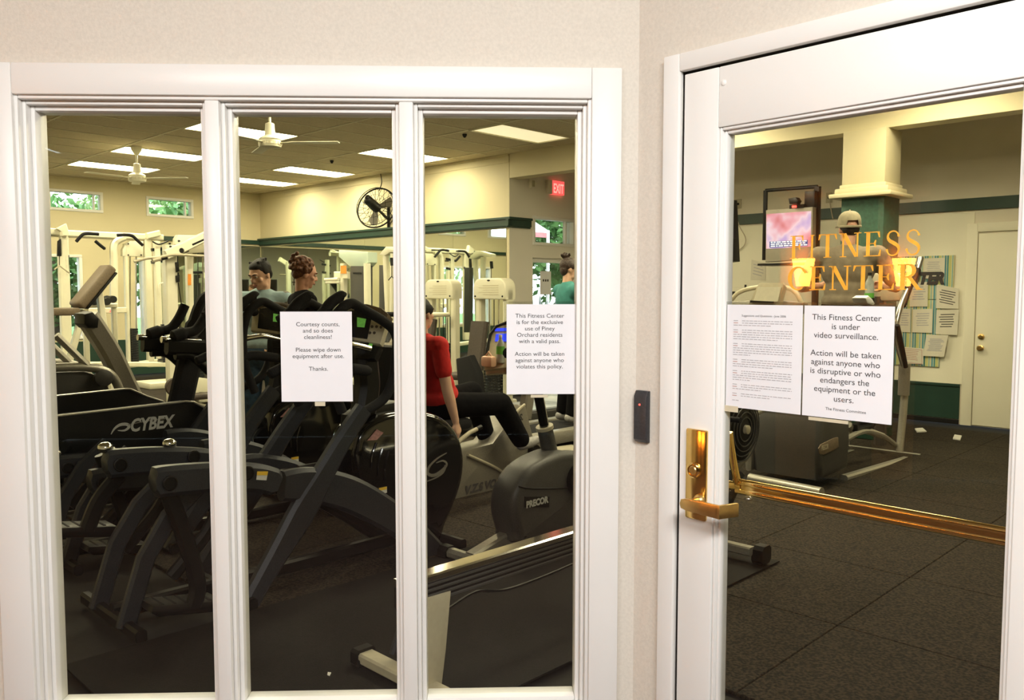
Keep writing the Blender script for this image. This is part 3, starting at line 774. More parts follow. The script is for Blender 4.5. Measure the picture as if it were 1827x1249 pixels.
for (a, b, dim), lab in zip(LIGHTS, TL):
    if dim: troffer(a, b, 1, 'glowing pale yellow ' + lab)
    elif tr0 is None: tr0 = troffer(a, b, 0, lab); ta, tb = a, b
    else: copy_tree(tr0, R(a - ta, b - tb), 'bright recessed ceiling light panel ' + lab)

def ceiling_fan(a, b, zh, lab, rot):
    c = R(a, b, 0)
    t = thing('ceiling_fan', lab, 'ceiling fan', c + Z * zh, 'white ceiling fans')
    mb = MB(); mb.lathe([(0.02, 0), (0.075, -0.005), (0.07, -0.05), (0.03, -0.11), (0.016, -0.12)], c + Z * HC, Z, 18); obj('canopy', mb, 'white_powder', t)
    mb = MB(); mb.lathe([(0.014, 0), (0.014, HC - zh - 0.2)], c + Z * (zh + 0.12), Z, 10); obj('down_rod', mb, 'white_powder', t)
    mb = MB(); mb.lathe([(0.022, 0.2), (0.045, 0.19), (0.055, 0.07), (0.10, 0.045), (0.115, 0.03), (0.105, 0.02), (0.105, -0.01), (0.117, -0.02), (0.11, -0.05), (0.06, -0.06), (0.02, -0.065)], c + Z * zh, Z, 22); mt = obj('motor', mb, 'white_powder', t)
    mb = MB()
    for k in range(14):
        th = 2 * PI * k / 14; d = V((math.cos(th), math.sin(th), 0)); mb.box(c + Z * (zh - 0.012) + d * 0.116, 0.006, 0.022, 0.03, (d, Z.cross(d), Z))
    tag(obj('motor_vents', mb, 'grid_metal', mt, smooth=False), kind='stuff')
    for k in range(3):
        th = rot + 2 * PI * k / 3; d = V((math.cos(th), math.sin(th), 0)); e = Z.cross(d)
        mb = MB(); q = c + Z * (zh - 0.01)
        mb.prism([q + d * 0.10 + e * 0.02, q + d * 0.2 + e * 0.028, q + d * 0.24 + e * 0.055, q + d * 0.70 + e * 0.065, q + d * 0.72 + e * 0.04, q + d * 0.72 - e * 0.05, q + d * 0.24 - e * 0.055, q + d * 0.2 - e * 0.028, q + d * 0.10 - e * 0.02], Z * 0.008 , 0.002)
        obj('blade', mb, 'white_powder', t)
ceiling_fan(12.0, 4.78, 3.12, 'white three blade ceiling fan hanging by the small high windows', math.radians(-5))
ceiling_fan(7.97, 4.54, 3.08, 'white three blade ceiling fan hanging near the glass, over the standing woman', math.radians(-3))
for (u, v), l in zip([(592, 286), (829, 239)], ['small dark ceiling sensor beside a long light panel', 'small dark ceiling sensor beside the pale yellow light panel']):
    p = pz(HC, (u, v))[0]; mb = MB(); mb.lathe([(0.03, 0), (0.028, -0.02), (0.012, -0.045)], p - Z * 0.002, Z, 12); tag(obj('ceiling_sensor', mb, 'black_plastic'), l, 'sensor')

# black wall fan on the mirrored wall
fc = pb(BK - 0.42, (672, 371))[0]
t = thing('wall_fan', 'round black wire wall fan above the dark green rail', 'fan', fc)
vd = (fc - CAM).normalized(); ax = (vd * 0.80 + vd.cross(Z) * 0.40 - Z * 0.36).normalized(); ux = ax.cross(Z).normalized(); uz = ux.cross(ax)
def ring_pts(r, h, n_=40): return [fc + ax * h + (ux * math.cos(2 * PI * i / n_) + uz * math.sin(2 * PI * i / n_)) * r for i in range(n_)]
mb = MB(); mb.tube(ring_pts(0.345, 0), 0.013, 8, closed=True); mb.tube(ring_pts(0.33, -0.07), 0.006, 6, closed=True); obj('rim', mb, 'black_plastic', t)
mb = MB()
for s in (-1, 1):
    for k in range(18):
        th = 2 * PI * k / 18; d = ux * math.cos(th) + uz * math.sin(th); e = ux * math.cos(th + .25) + uz * math.sin(th + .25)
        mb.tube([fc + d * 0.06 + ax * s * 0.10, fc + e * 0.22 + ax * s * 0.085, fc + e * 0.34 + ax * (0 if s > 0 else -0.07)], 0.0035, 5)
    mb.tube(ring_pts(0.2, s * 0.088, 30), 0.003, 5, closed=True)
tag(obj('guard_wires', mb, 'black_plastic', t), kind='stuff')
for k in range(3):
    th = 2 * PI * k / 3 + .4; d = ux * math.cos(th) + uz * math.sin(th); e = ax.cross(d)
    mb = MB(); mb.prism([fc + d * 0.06 - e * 0.04, fc + d * 0.28 - e * 0.09, fc + d * 0.30 + e * 0.02, fc + d * 0.24 + e * 0.09, fc + d * 0.06 + e * 0.04], ax * 0.004 + e * 0.0); obj('blade', mb, 'steel', t)
mb = MB(); mb.cap(fc - ax * 0.02, fc - ax * 0.30, 0.085, 0.075, 14); mb.cap(fc - ax * .28 + uz * .02, fc - ax * .34 + uz * .03, .05, .05); obj('motor', mb, 'black_plastic', t)
wp = pb(BK - 0.02, (693, 402))[0]
mb = MB(); mb.bar([fc - ax * 0.16, wp + Z * 0.1], 0.045, 0.03, A); mb.bar([wp - Z * 0.05, wp + Z * 0.38], 0.05, 0.03, A); mb.bar([wp + Z * 0.34, fc - ax * .2 - uz * .05], 0.03, 0.03, A); obj('bracket', mb, 'black_plastic', t)
mb = MB(); mb.tube(cr([fc + uz * 0.30, fc + uz * 0.45 + ux * .03, pb(BK - 0.05, (679, 310))[0]]), 0.008, 6); mb.tube(cr([fc - ax * .3, wp + Z * .25 + B * -.1 - A * .1, wp + Z * .1 - A * .12, wp]), 0.006, 6); obj('cord', mb, 'black_plastic', t)

# exit sign and alarm strobe on the alcove side wall
def on_exit(b, z, off=0.0): return R(AE - off, b, z)
t = thing('exit_sign', 'red lit EXIT sign above the transom window', 'exit sign', on_exit(9.89, 3.15))
mb = MB(); mb.span(on_exit(9.74, 3.04), B * 0.28, -A * 0.05, Z * 0.21, 0.006); obj('housing', mb, 'exit_red', t)
text('exit_lettering', 'EXIT', 'exit_letter', t, on_exit(9.88, 3.065, 0.051), B, Z, 0.20, xs=0.58, bold=0.004)
mb = MB(); mb.span(on_exit(9.64, 3.04), B * 0.09, -A * 0.06, Z * 0.21, 0.006); tag(obj('exit_sign_bracket', mb, 'gym_tan', t))
t = thing('alarm_strobe', 'small grey wedge shaped alarm beside the exit sign', 'alarm', on_exit(9.31, 3.15))
mb = MB(); mb.prism([on_exit(9.26, 3.09), on_exit(9.26, 3.23), on_exit(9.41, 3.16)], -A * 0.06, 0.008); obj('alarm_body', mb, 'gym_panel', t)
mb = MB(); mb.span(on_exit(9.265, 3.11, .06), B * 0.05, -A * 0.02, Z * 0.09, 0.004); obj('alarm_lens', mb, 'beige_plastic', t)

# card reader
t = thing('card_reader', 'black card reader with a red light on the beige wall', 'card reader', D(0.031, 1.178))
mb = MB(); mb.prism([D(0.008, z, o_) for z, o_ in ((1.103, 0), (1.103, 0.012), (1.112, 0.020), (1.236, 0.020), (1.251, 0.012), (1.251, 0))], DD * 0.045, 0.003); obj('reader_body', mb, 'reader_black', t)
mb = MB(); mb.ell(D(0.030, 1.212, 0.0205), 0.0028); obj('status_light', mb, 'led_red', t)

# ------------------------------------------------------------------ notices on the glass
def sheet(name, label, P, u, n_, s0, s1, z0, z1, lines, tapes, group=None, m0=0.008):
    # P(s, z, off); lines: (text, x centre, z, size)
    t = thing(name, label, 'notice', P((s0 + s1) / 2, z0, 0), group)
    mb = MB(); mb.span(P(s0 - m0, z0 - 0.006, 0.0002), u * (s1 - s0 + 1.8 * m0), n_ * 0.0006, Z * (z1 - z0 + 0.014)); obj('clear_sleeve', mb, 'laminate', t, smooth=False)
    mb = MB(); mb.span(P(s0, z0, 0.0010), u * (s1 - s0), n_ * 0.0008, Z * (z1 - z0)); pg = obj('page', mb, 'paper', t, smooth=False)
    for s, x, z, sz in lines:
        text('lettering', s, 'ink', pg, P(x, z, 0.0019), u, Z, sz, depth=0.0003, xs=1.06)
    for x, z, ww, hh in tapes:
        mb = MB(); mb.span(P(x, z, 0.0021), u * ww, n_ * 0.0004, Z * hh); obj('tape', mb, 'tape', t, smooth=False)
    return t, pg
WP = lambda s, z, o_: W(s, z, -0.0585 + o_)
def lines(cx, zt, pitch, sz, rows): return [(r, cx, zt - pitch * i - sz * 0.72, sz) for i, r in enumerate(rows) if r]
cx = -0.918
sheet('notice_sheet', 'laminated notice reading Courtesy counts on the middle pane', WP, WD, WN, -1.026, -0.820, 1.213, 1.475,
      lines(cx, 1.4450, 0.0185, 0.0170, ['Courtesy counts,', 'and so does', 'cleanliness!', '', 'Please wipe down', 'equipment after use.', '', 'Thanks.']), [(-0.93, 1.200, 0.030, 0.012)], 'laminated notices on the glass')
cx = -0.274
sheet('notice_sheet', 'laminated notice about residents with a valid pass, on the window pane beside the red top', WP, WD, WN, -0.371, -0.170, 1.232, 1.496,
      lines(cx, 1.4690, 0.0186, 0.0170, ['This Fitness Center', 'is for the exclusive', 'use of Piney', 'Orchard residents', 'with a valid pass.', '', 'Action will be taken', 'against anyone who', 'violates this policy.']), [(-0.30, 1.222, 0.05, 0.008)], 'laminated notices on the glass')
DP = lambda s, z, o_: D(s, z, -0.0205 + o_)
cx = 0.607
sheet('notice_sheet', 'laminated video surveillance notice on the glass door', DP, DD, DN, 0.5025, 0.720, 1.229, 1.4985,
      lines(cx, 1.4790, 0.0216, 0.0200, ['This Fitness Center', 'is under', 'video surveillance.', '', 'Action will be taken', 'against anyone who', 'is disruptive or who', 'endangers the', 'equipment or the', 'users.']) + [('The Fitness Committee', 0.612, 1.2480, 0.0098)], [(0.52, 1.219, 0.10, 0.008)], 'laminated notices on the glass', 0.004)
t, pg = sheet('notice_sheet', 'white page of small print taped beside the video surveillance notice', DP, DD, DN, 0.286, 0.4985, 1.229, 1.4985,
      [('Suggestions and Questions - June 2006', 0.392, 1.468, 0.0075)], [(0.284, 1.216, 0.040, 0.016)], 'laminated notices on the glass', 0.003)
mb = MB(); mr_ = MB(); z = 1.456; rnd = random.Random(3)
for para in (3, 5, 6, 4, 5, 3, 2, 1):
    for i in range(para):
        x = 0.306
        end = 0.472 if i < para - 1 else 0.306 + rnd.uniform(0.05, 0.13)
        if para == 1: end = 0.325
        first = True
        while x < end:
            ww = rnd.uniform(0.004, 0.014)
            if first and i < 2 and para > 1: ww = 0.013
            q = DP(x, z, 0.0019)
            (mr_ if first and i == 1 else mb).span(q, DD * min(ww, max(end - x, 0.002)), DN * 0.0003, Z * 0.0019)
            x += ww + 0.0022 + (0.01 if first and i < 2 and para > 1 else 0); first = False
        z -= 0.0058
    z -= 0.0066
tag(obj('printed_lines', mb, 'ink_grey', pg, smooth=False), kind='stuff'); tag(obj('printed_lines', mr_, 'ink_red', pg, smooth=False), kind='stuff')

# ------------------------------------------------------------------ notice board
BP = lambda a, z, o_: R(a, BA - 0.016 - o_, z)
U = -A                                                   # rightwards on the alcove wall as seen from the gym
t = thing('notice_board', 'striped blue and green notice board lettered FITNESS CENTER', 'notice board', BP(3.65, 1.3, 0))
mb = MB(); mb.span(BP(4.36, 1.45, 0), U * 1.17, -B * 0.02, Z * 0.51, 0.004); mb.span(BP(3.98, 0.655, 0), U * 0.66, -B * 0.018, Z * 0.79, 0.004); obj('striped_board', mb, 'board_stripes', t, smooth=False)
text('board_lettering', 'FITNESS', 'ink', t, BP(4.30, 1.795, 0.022), U, Z, 0.185, 'LEFT', 0.25, 0.012, 0.002, xs=0.88)
text('board_lettering', 'CENTER', 'ink', t, BP(3.90, 1.635, 0.034), U, Z, 0.185, 'LEFT', 0.25, 0.012, 0.002, xs=0.88)
def sheet_px(px, off, m='paper_cream', nlines=6, border=False, sz=1.0, dark=False, lab=None, curl=0):
    q = pb(BA - 0.016 - off, *px)
    o_ = MB(); o_.prism(q, -B * 0.002)
    c = sum(q, V((0, 0, 0))) / len(q)
    s = tag(obj('posted_page', o_, m, smooth=False), lab, 'notice', 'pages pinned to the notice board')
    u = (q[1] - q[0]); v = (q[3] - q[0]); l_ = MB()
    for i in range(nlines):
        y = 0.18 + 0.6 * i / max(nlines, 1); x0 = rnd.uniform(0.12, 0.25); x1 = rnd.uniform(0.7, 0.88)
        p = q[0] + u * x0 + v * y - B * 0.002; l_.span(p, u * (x1 - x0), v * 0.035, -B * 0.0008)
    if border:
        for a0, a1, b0, b1 in ((.06, .94, .08, .11), (.06, .94, .89, .92), (.06, .08, .08, .92), (.92, .94, .08, .92)): l_.span(q[0] + u * a0 + v * b0 - B * .002, u * (a1 - a0), v * (b1 - b0), -B * 0.0008)
    obj('printed_lines', l_, 'ink_red' if border else ('ink' if dark else 'ink_grey'), s, smooth=False)
sheet_px([(1649, 461), (1686, 460), (1685, 497), (1648, 497)], 0.03, lab='small cream page above the letters NTER')
sheet_px([(1585, 504), (1621, 504), (1618, 547), (1582, 547)], 0.03, lab='cream page behind the gold letter R')
sheet_px([(1624, 504), (1656, 503), (1655, 547), (1623, 547)], 0.031, lab='cream page right under the letters CENTER')
sheet_px([(1671, 507), (1711, 515), (1710, 551), (1670, 550)], 0.03, dark=True, lab='upper page of dark centred print at the board edge')
sheet_px([(1671, 553), (1711, 552), (1708, 598), (1669, 596)], 0.034, dark=True, lab='lower page of dark centred print at the board edge')
sheet_px([(1604, 551), (1625, 551), (1624, 593), (1603, 592)], 0.03, lab='cream page with two dark blocks beside the elliptical arm')
sheet_px([(1629, 552), (1664, 551), (1663, 594), (1628, 593)], 0.033, lab='cream page with one small dark block in the board middle')
sheet_px([(1653, 597), (1692, 598), (1684, 637), (1647, 635)], 0.05, nlines=10, lab='tilted cream page curling off the lower board')
sheet_px([(1604, 618), (1648, 622), (1647, 650), (1604, 648)], 0.035, border=True, lab='small red bordered certificate at the board foot')
sheet_px([(1341, 463), (1367, 470), (1365, 500), (1339, 500)], 0.0, nlines=4, lab='faint page on the wall under the television')

# outlets with cords
for (u, v), lab in (((1318, 364), 'outlet plate with a trailing cord beyond the television'), ((1480, 353), 'outlet plate beside the column collar')):
    p = pb(BA, (u, v))[0]
    t = thing('outlet', 'cream wall ' + lab, 'outlet', p)
    mb = MB(); mb.box(p - B * 0.008, 0.085, 0.012, 0.13, (A, B, Z), 0.004); obj('cover_plate', mb, 'beige_plastic', t)
    mb = MB(); mb.box(p - B * 0.017, 0.03, 0.012, 0.03, (A, B, Z), 0.003); obj('plug', mb, 'black_plastic', t)
mb = MB(); mb.tube(cr(pb(BA - 0.04, (1316, 366), (1314, 385), (1320, 405), (1330, 425), (1326, 440), (1306, 453))), 0.007, 6); tag(obj('power_cord', mb, 'fabric_cord'), 'pale cord looping down the wall by the television', 'cord')
mb = MB(); mb.tube(cr(pb(BA - 0.04, (1480, 357), (1482, 370), (1486, 390))), 0.007, 6); tag(obj('power_cord', mb, 'fabric_cord'), 'short pale cord hanging from the outlet by the column', 'cord')

# ------------------------------------------------------------------ television on its frame
tb = 9.35
t = thing('television', 'grey framed television showing a pink picture with captions', 'television', pb(tb, (1408, 420))[0])
q = pb(tb, (1366, 375), (1450, 369), (1449, 462), (1365, 468))
mb = MB(); mb.prism(q, B * 0.10, 0.012); obj('cabinet', mb, 'tv_grey', t)
q = pb(tb - 0.004, (1367.5, 382), (1447, 376.5), (1446.5, 440), (1367, 444)); mb = MB(); mb.prism(q, B * 0.004); sc = obj('screen', mb, 'tv_picture', t, smooth=False)
q = pb(tb - 0.008, (1373, 431), (1441, 428), (1441, 439), (1373, 442)); mb = MB(); mb.prism(q, B * 0.003); cb = obj('caption_band', mb, mat('caption_navy', (0.02, 0.03, 0.10), 0.4, emit=(0.03, 0.06, 0.25), estr=0.8, scale=5, amt=.1), sc, smooth=False)
for k in range(3):
    mb = MB(); x = 1375
    while x < 1438:
        ww = rnd.uniform(3, 9); y = 431.6 + 3.5 * k - (x - 1373) * 0.045
        mb.prism(pb(tb - 0.010, (x, y), (min(x + ww, 1440), y - ww * .045), (min(x + ww, 1440), y + 2 - ww * .045), (x, y + 2)), B * 0.001); x += ww + 1.6
    obj('caption_text', mb, mat('caption_white', (0.8, 0.8, 0.8), 0.4, emit=(0.9, 0.92, 1), estr=0.7, scale=5, amt=.05) if 'caption_white' not in M else 'caption_white', sc, smooth=False)
fb = tb + 0.16
t = thing('television_stand', 'black square tube floor frame carrying the television', 'stand', pz(0, (1408, 745))[0])
p = pb(fb, (1366, 340), (1459, 333), (1457, 470), (1372, 470))
mb = MB()
mb.bar([p[0] - Z * 0.3, p[0], p[1], p[1] - Z * 0.3][1:3], 0.04, 0.04, B)
mb.bar([p[0], p[0] - Z * 0.84], 0.045, 0.05, B); mb.bar([p[1], V((p[1].x, p[1].y, 0.05))], 0.075, 0.05, B)
for e in (p[1],): mb.bar([V((e.x, e.y, 0.03)) - B * 0.3, V((e.x, e.y, 0.03)) + B * 0.3], 0.05, 0.05, A)
obj('frame', mb, 'black_plastic', t)
mb = MB(); q = pb(tb, (1360, 470), (1400, 467)); mb.span(q[0] - Z * 0.03 - B * .12, -A * 0.95 * (q[1] - q[0]).length * 2.2, B * 0.35, Z * 0.025, 0.005); obj('shelf', mb, 'black_plastic', t)
q = pb(tb + .05, (1435, 341), (1454, 340), (1453, 371), (1434, 372)); mb = MB(); mb.prism(q, B * 0.12, 0.015); tag(obj('speaker', mb, 'black_plastic'), 'small upright black speaker on top of the television', 'speaker')
t = thing('cable_box', 'black cable box with red digits on top of the television', 'cable box', pb(tb, (1420, 370))[0])
q = pb(tb, (1408, 366), (1434, 364), (1434, 371), (1408, 373)); mb = MB(); mb.prism(q, B * 0.2, 0.006); obj('box_case', mb, 'black_plastic', t)
mb = MB(); mb.prism(pb(tb - .006, (1413, 367), (1421, 366.5), (1421, 370.5), (1413, 371)), B * 0.004); obj('red_digits', mb, 'led_red', t, smooth=False)
mb = MB(); mb.prism(pb(tb - .1, (1406, 354), (1420, 352), (1424, 358), (1421, 364), (1408, 364)), B * 0.1, 0.01); tag(obj('bracket_clamp', mb, 'black_plastic'), 'black clamp on the top bar of the television frame', 'clamp')
# second television at the door edge
t = thing('television', 'black television edge-on beside the door stile', 'television', pb(9.0, (1296, 412))[0])
mb = MB(); mb.prism(pb(9.0, (1286, 356), (1297, 355), (1302, 466), (1286, 468)), B * 0.25, 0.015); obj('cabinet', mb, 'black_plastic', t)
mb = MB(); mb.prism(pb(9.0, (1299, 412), (1307, 411), (1307, 425), (1299, 425)), B * 0.12, 0.008); obj('control_box', mb, 'black_plastic', t)
mb = MB(); mb.bar([pb(9.15, (1293, 470))[0], V((*pb(9.15, (1293, 470))[0].xy, 0.02))], 0.06, 0.06, A); mb.box(V((*pb(9.15, (1293, 470))[0].xy, 0.02)), 0.4, 0.4, 0.03, (A, B, Z), 0.008); obj('pedestal', mb, 'black_plastic', t)
# paper scraps on the floor
for k, (px, lab) in enumerate(((((1632, 766), (1646, 765), (1653, 771), (1636, 772)), 'white paper strip on the floor by the elliptical'), (((1703, 777), (1716, 779), (1713, 786), (1700, 784)), 'white paper scrap on the floor near the flush door'), (((585, 1204), (591, 1205), (588, 1211), (584, 1209)), 'tiny white paper scrap on the floor behind the middle pane'))):
    q = pz(0.004, *px); mb = MB(); mb.prism(q, Z * 0.012); tag(obj('paper_scrap', mb, 'sticker_white', smooth=False), lab, 'paper')
# ================================================================== exercise machines
def flo(p): return V((p.x, p.y, 0))

# ---- arc trainers: one by the glass, an alike one behind it
AN, AW = 3.72, 0.56
SH = A * 1.14 + B * 0.12                                # the twin stands this far off
def tw(*px): return [p - SH for p in pa(AN + 1.14, *px)]  # a point read on the twin, on this machine
t = arc = thing('arc_trainer', 'dark grey arc trainer with a round glossy black shroud, right behind the glass', 'exercise machine', R(3.97, 2.3), 'arc trainers')
for k in (0, 1):
    d = A * (AW * k)
    mb = MB(); mb.bar([p + d for p in cr(pa(AN, (441, 1083), (470, 1030), (520, 945), (560, 876), (605, 795), (648, 730)))], [0.10 + 0.05 * math.exp(-((i - 15) / 6) ** 2) for i in range(31)], 0.07, A, 0.02); obj('frame_leg', mb, 'grey_powder', t)
    mb = MB(); mb.bar([p + d * 0.93 + A * 0.015 for p in cr(pa(AN, (505, 868), (560, 866), (630, 884), (710, 930), (770, 978), (812, 1020)))], [0.10 + 0.09 * math.sin(PI * min(1, (i + 6) / 34)) for i in range(31)], 0.075, A, 0.02); obj('frame_beam', mb, 'grey_powder', t)
    arm = MB(); arm.bar([p + d for p in cr(pa(AN - 0.06, (272, 862), (300, 857), (380, 851), (455, 852), (492, 862)))], [0.08, 0.10] + [0.135] * 21 + [0.12, 0.10], 0.085, A, 0.02)
    am = obj('pedal_arm', arm, 'grey_powder', t)
    for px in ((303, 862), (441, 844)):
        c = pa(AN - 0.105, px)[0] + d; mb = MB(); mb.lathe([(0.034, 0), (0.034, 0.006), (0.028, 0.008), (0.026, 0.004)], c, -A, 20); obj('pivot_cap', mb, 'black_plastic', am)
    if k == 1:
        for px in ((189, 799), (304, 792)):
            mb = MB(); mb.ell(pa(AN + AW - 0.06, px)[0] + A * .01, (.036, .036, .028), (A, B, Z), 14, 8); obj('bolt_cap', mb, 'chrome', am)
    if k == 0:
        q = pa(AN - 0.1055, (459, 841), (478, 841), (475, 857), (457, 856)); mb = MB(); mb.prism(q, -A * 0.002); lb = obj('warning_label', mb, 'sticker_white', am, smooth=False)
        q = pa(AN - 0.108, (459, 841), (478, 841), (477, 848), (458, 848)); mb = MB(); mb.prism(q, -A * 0.001); obj('yellow_band', mb, 'sticker_yellow', am, smooth=False)
    # link arm and pedal hanging from the pedal arm
    drop = [pa(AN - 0.02, *[(300, 878), (330, 960), (352, 1040), (345, 1082)]), pa(AN - 0.02, *[(300, 880), (262, 930), (243, 975), (238, 992)])][k]
    mb = MB(); mb.bar([p + d for p in cr(drop)], 0.075, 0.05, A, 0.015); obj('link_arm', mb, 'black_plastic', t)
    e = drop[-1] + d - A * 0.02
    mb = MB(); mb.prism([e + B * x + Z * z for x, z in ((-0.20, 0.03), (-0.19, 0.055), (0.13, 0.0), (0.15, -0.03), (0.12, -0.055), (-0.17, 0.0))], A * 0.16, 0.012); pd = obj('pedal', mb, 'black_plastic', t)
    mb = MB()
    for r_ in range(5): mb.box(e + B * (-0.14 + r_ * 0.055) + Z * (0.044 - r_ * 0.009) + A * 0.08, 0.014, 0.13, 0.008, (B, A, Z), 0.002, 1)
    tag(obj('pedal_grip_ribs', mb, 'black_foam', pd), kind='stuff')
    mb = MB(); mb.bar([p + d for p in cr(pa(AN, (395, 880), (375, 940), (330, 1000), (305, 1030)))], 0.06, 0.05, A, 0.015); obj('rocker_arm', mb, 'black_plastic', t)
    mb = MB(); mb.bar([p + d * 0.6 + A * 0.1 for p in pa(AN, (372, 872), (318, 930), (276, 1005), (240, 1132))], 0.085, 0.045, A, 0.012); obj('stabilizer_leg', mb, 'grey_powder', t)
mb = MB()
for p in (pa(AN, (243, 1136))[0], pa(AN, (441, 1083))[0], pa(AN, (815, 1018))[0]):
    p = flo(p) + Z * 0.03; mb.bar([p - A * 0.06, p + A * (AW + 0.06)], 0.05, 0.06, Z, 0.012)
p0 = flo(pa(AN, (243, 1136))[0]); p1 = flo(pa(AN, (815, 1018))[0])
mb.bar([p0 + A * AW * .5 + Z * .05, p1 + A * AW * .5 + Z * .05], 0.07, 0.06, A, 0.012)
obj('base_frame', mb, 'black_plastic', t)
# round shroud
out = pa(AN + 0.12, (634, 806), (640, 778), (656, 757), (682, 742), (712, 735), (740, 733), (775, 738), (802, 752), (820, 775), (829, 803), (831, 832), (825, 868), (812, 905), (797, 940), (787, 968), (745, 962), (690, 940), (655, 905), (638, 860))
mb = MB(); mb.prism(cr(out + [out[0]], 3)[:-1], A * 0.27, 0.045, 4); sh = obj('shroud', mb, 'black_gloss', t, ang=50)
mb = MB()
for i, (x0, y0, x1, y1) in enumerate(((672, 790, 663, 835), (683, 800, 675, 850), (694, 805, 687, 858))): mb.tube(cr(pa(AN + 0.115, (x0, y0), ((x0 + x1) / 2 - 3, (y0 + y1) / 2), (x1, y1))), 0.006, 6)
obj('shroud_ribs', mb, 'black_gloss', sh)
# swoosh emblem on the shroud side
def swoosh(pts, wd, off, m, par, name='emblem'):
    mb = MB(); n_ = len(pts)
    for i in range(n_ - 1):
        t0 = (pts[min(i + 1, n_ - 1)] - pts[max(i - 1, 0)]).normalized(); t1 = (pts[min(i + 2, n_ - 1)] - pts[i]).normalized()
        o0 = t0.cross(A) * wd[i] / 2; o1 = t1.cross(A) * wd[i + 1] / 2
        mb.prism([pts[i] + o0, pts[i] - o0, pts[i + 1] - o1, pts[i + 1] + o1], -A * 0.002)
    return obj(name, mb, m, par, smooth=False)
pts = cr(pa(AN + 0.118, (797, 808), (780, 818), (766, 832), (763, 845), (775, 848), (790, 838), (797, 828), (790, 822), (778, 826)), 3) ; swoosh(pts, [0.004 + 0.016 * math.sin(PI * i / (len(pts) - 1)) for i in range(len(pts))], 0, 'grey_mid', sh)
pts = cr(pa(AN + 0.118, (795, 830), (790, 843), (776, 853), (758, 860)), 3); swoosh(pts, [0.02 - 0.0018 * i for i in range(len(pts))], 0, 'grey_mid', sh)
for px, nm, m_ in (([(655, 786), (672, 766), (684, 772), (672, 785)], 'pink_label', 'sticker_pink'), ([(676, 871), (690, 868), (690, 879), (677, 882)], 'warning_label', 'sticker_white')):
    mb = MB(); mb.prism(pa(AN + 0.115, *px), -A * 0.002); obj(nm, mb, m_, sh, smooth=False)
mb = MB(); mb.prism(pa(AN + 0.112, (676, 871), (690, 868), (690, 873), (676, 876)), -A * 0.001); obj('yellow_band', mb, 'sticker_yellow', sh, smooth=False)
mb = MB(); mb.prism(pa(AN + .2, (628, 742), (650, 728), (712, 716), (716, 735), (650, 760), (634, 800), (624, 790)), A * 0.12, 0.02); obj('shroud_neck', mb, 'black_plastic', t)
# cup holder on the frame joint
c = pa(AN + 0.1, (517, 842))[0]
mb = MB(); mb.lathe([(0.045, -0.11), (0.05, 0), (0.06, 0.006), (0.056, 0.010), (0.044, 0.0), (0.04, -0.10)], c, Z, 20); mb.bar([c + B * 0.05, c + B * 0.2], 0.05, 0.04, A); obj('cup_holder', mb, 'black_plastic', t)
# hoops round the console, mast, grips
hoop = tw((452, 690), (437, 650), (433, 605), (441, 562), (464, 538)) + pa(AN, (680, 522), (699, 552), (707, 605), (704, 660), (690, 704), (650, 738))
hoop = tw((455, 700), (438, 655), (433, 605), (441, 562), (464, 539), (486, 546)) + pa(AN, (703, 590), (706, 640), (700, 680), (684, 712), (648, 736))
for k in (0, 1):
    mb = MB(); mb.tube([p + A * (k * 0.42) for p in cr(hoop)], 0.027, 12); obj('handle_hoop', mb, 'black_foam', t)
    g0 = pa(AN + 0.05, (556, 575), (575, 560), (590, 541), (607, 529), (611, 530)); mb = MB(); mb.tube([p + A * (k * 0.32) for p in cr(g0)], [0.030] * 24 + [0.012], 12); obj('grip', mb, 'black_foam', t)
    g1 = tw((428, 607), (450, 602), (472, 600), (500, 606)); mb = MB(); mb.tube([p + A * (k * 0.42) for p in cr(g1)], 0.016, 10); obj('pulse_grip', mb, 'chrome', t)
    g2 = tw((404, 652), (430, 640), (455, 634), (500, 640)); mb = MB(); mb.tube([p + A * (k * 0.42) for p in cr(g2)], [0.02] + [0.03] * 17 + [0.02], 10); obj('grip', mb, 'black_foam', t)
mb = MB(); ms = pa(AN + 0.22, (648, 735), (655, 690), (652, 650), (650, 610)); mb.bar(cr(ms), 0.14, 0.12, A, 0.03); obj('mast', mb, 'black_plastic', t)
pc = pa(AN + 0.23, (648, 580))[0]; nn = (-B * 0.72 + Z * 0.45 - A * 0.35).normalized()
def cpx(off, *px): return [hit(u, v, pc + nn * off, nn) for u, v in px]
mb = MB(); mb.prism(cpx(0, (590, 566), (604, 550), (628, 543), (655, 545), (678, 552), (691, 562), (691, 574), (678, 614), (634, 607), (588, 602)), -nn * 0.05, 0.012); cs_ = obj('console', mb, 'beige_plastic', t)
mb = MB(); mb.prism(cpx(0.006, (592, 562), (604, 547), (628, 540), (655, 542), (680, 549), (693, 560), (690, 566), (676, 557), (655, 550), (628, 548), (608, 554)), -nn * 0.07, 0.006); obj('console_hood', mb, 'pad_tan', cs_)
mb = MB(); mb.prism(cpx(0.003, (606, 556), (634, 553), (664, 561), (655, 605), (634, 602), (604, 597)), -nn * 0.002); obj('screen', mb, 'screen_dark', cs_, smooth=False)
mb = MB(); mb.prism(cpx(0.006, (637, 566), (653, 569), (650, 584), (637, 583)), -nn * 0.002); obj('green_display', mb, 'lcd_green', cs_, smooth=False)
for px in ((664, 583), (672, 583), (680, 584), (660, 594), (668, 594)):
    mb = MB(); mb.lathe([(0.009, 0), (0.007, 0.006)], cpx(0, px)[0], nn, 10); obj('button', mb, 'pad_brown', cs_)
mb = MB(); mb.prism(cpx(-0.02, (632, 612), (678, 618), (668, 640), (634, 640)), -nn * 0.05, 0.008); lp = obj('lower_panel', mb, 'black_plastic', t)
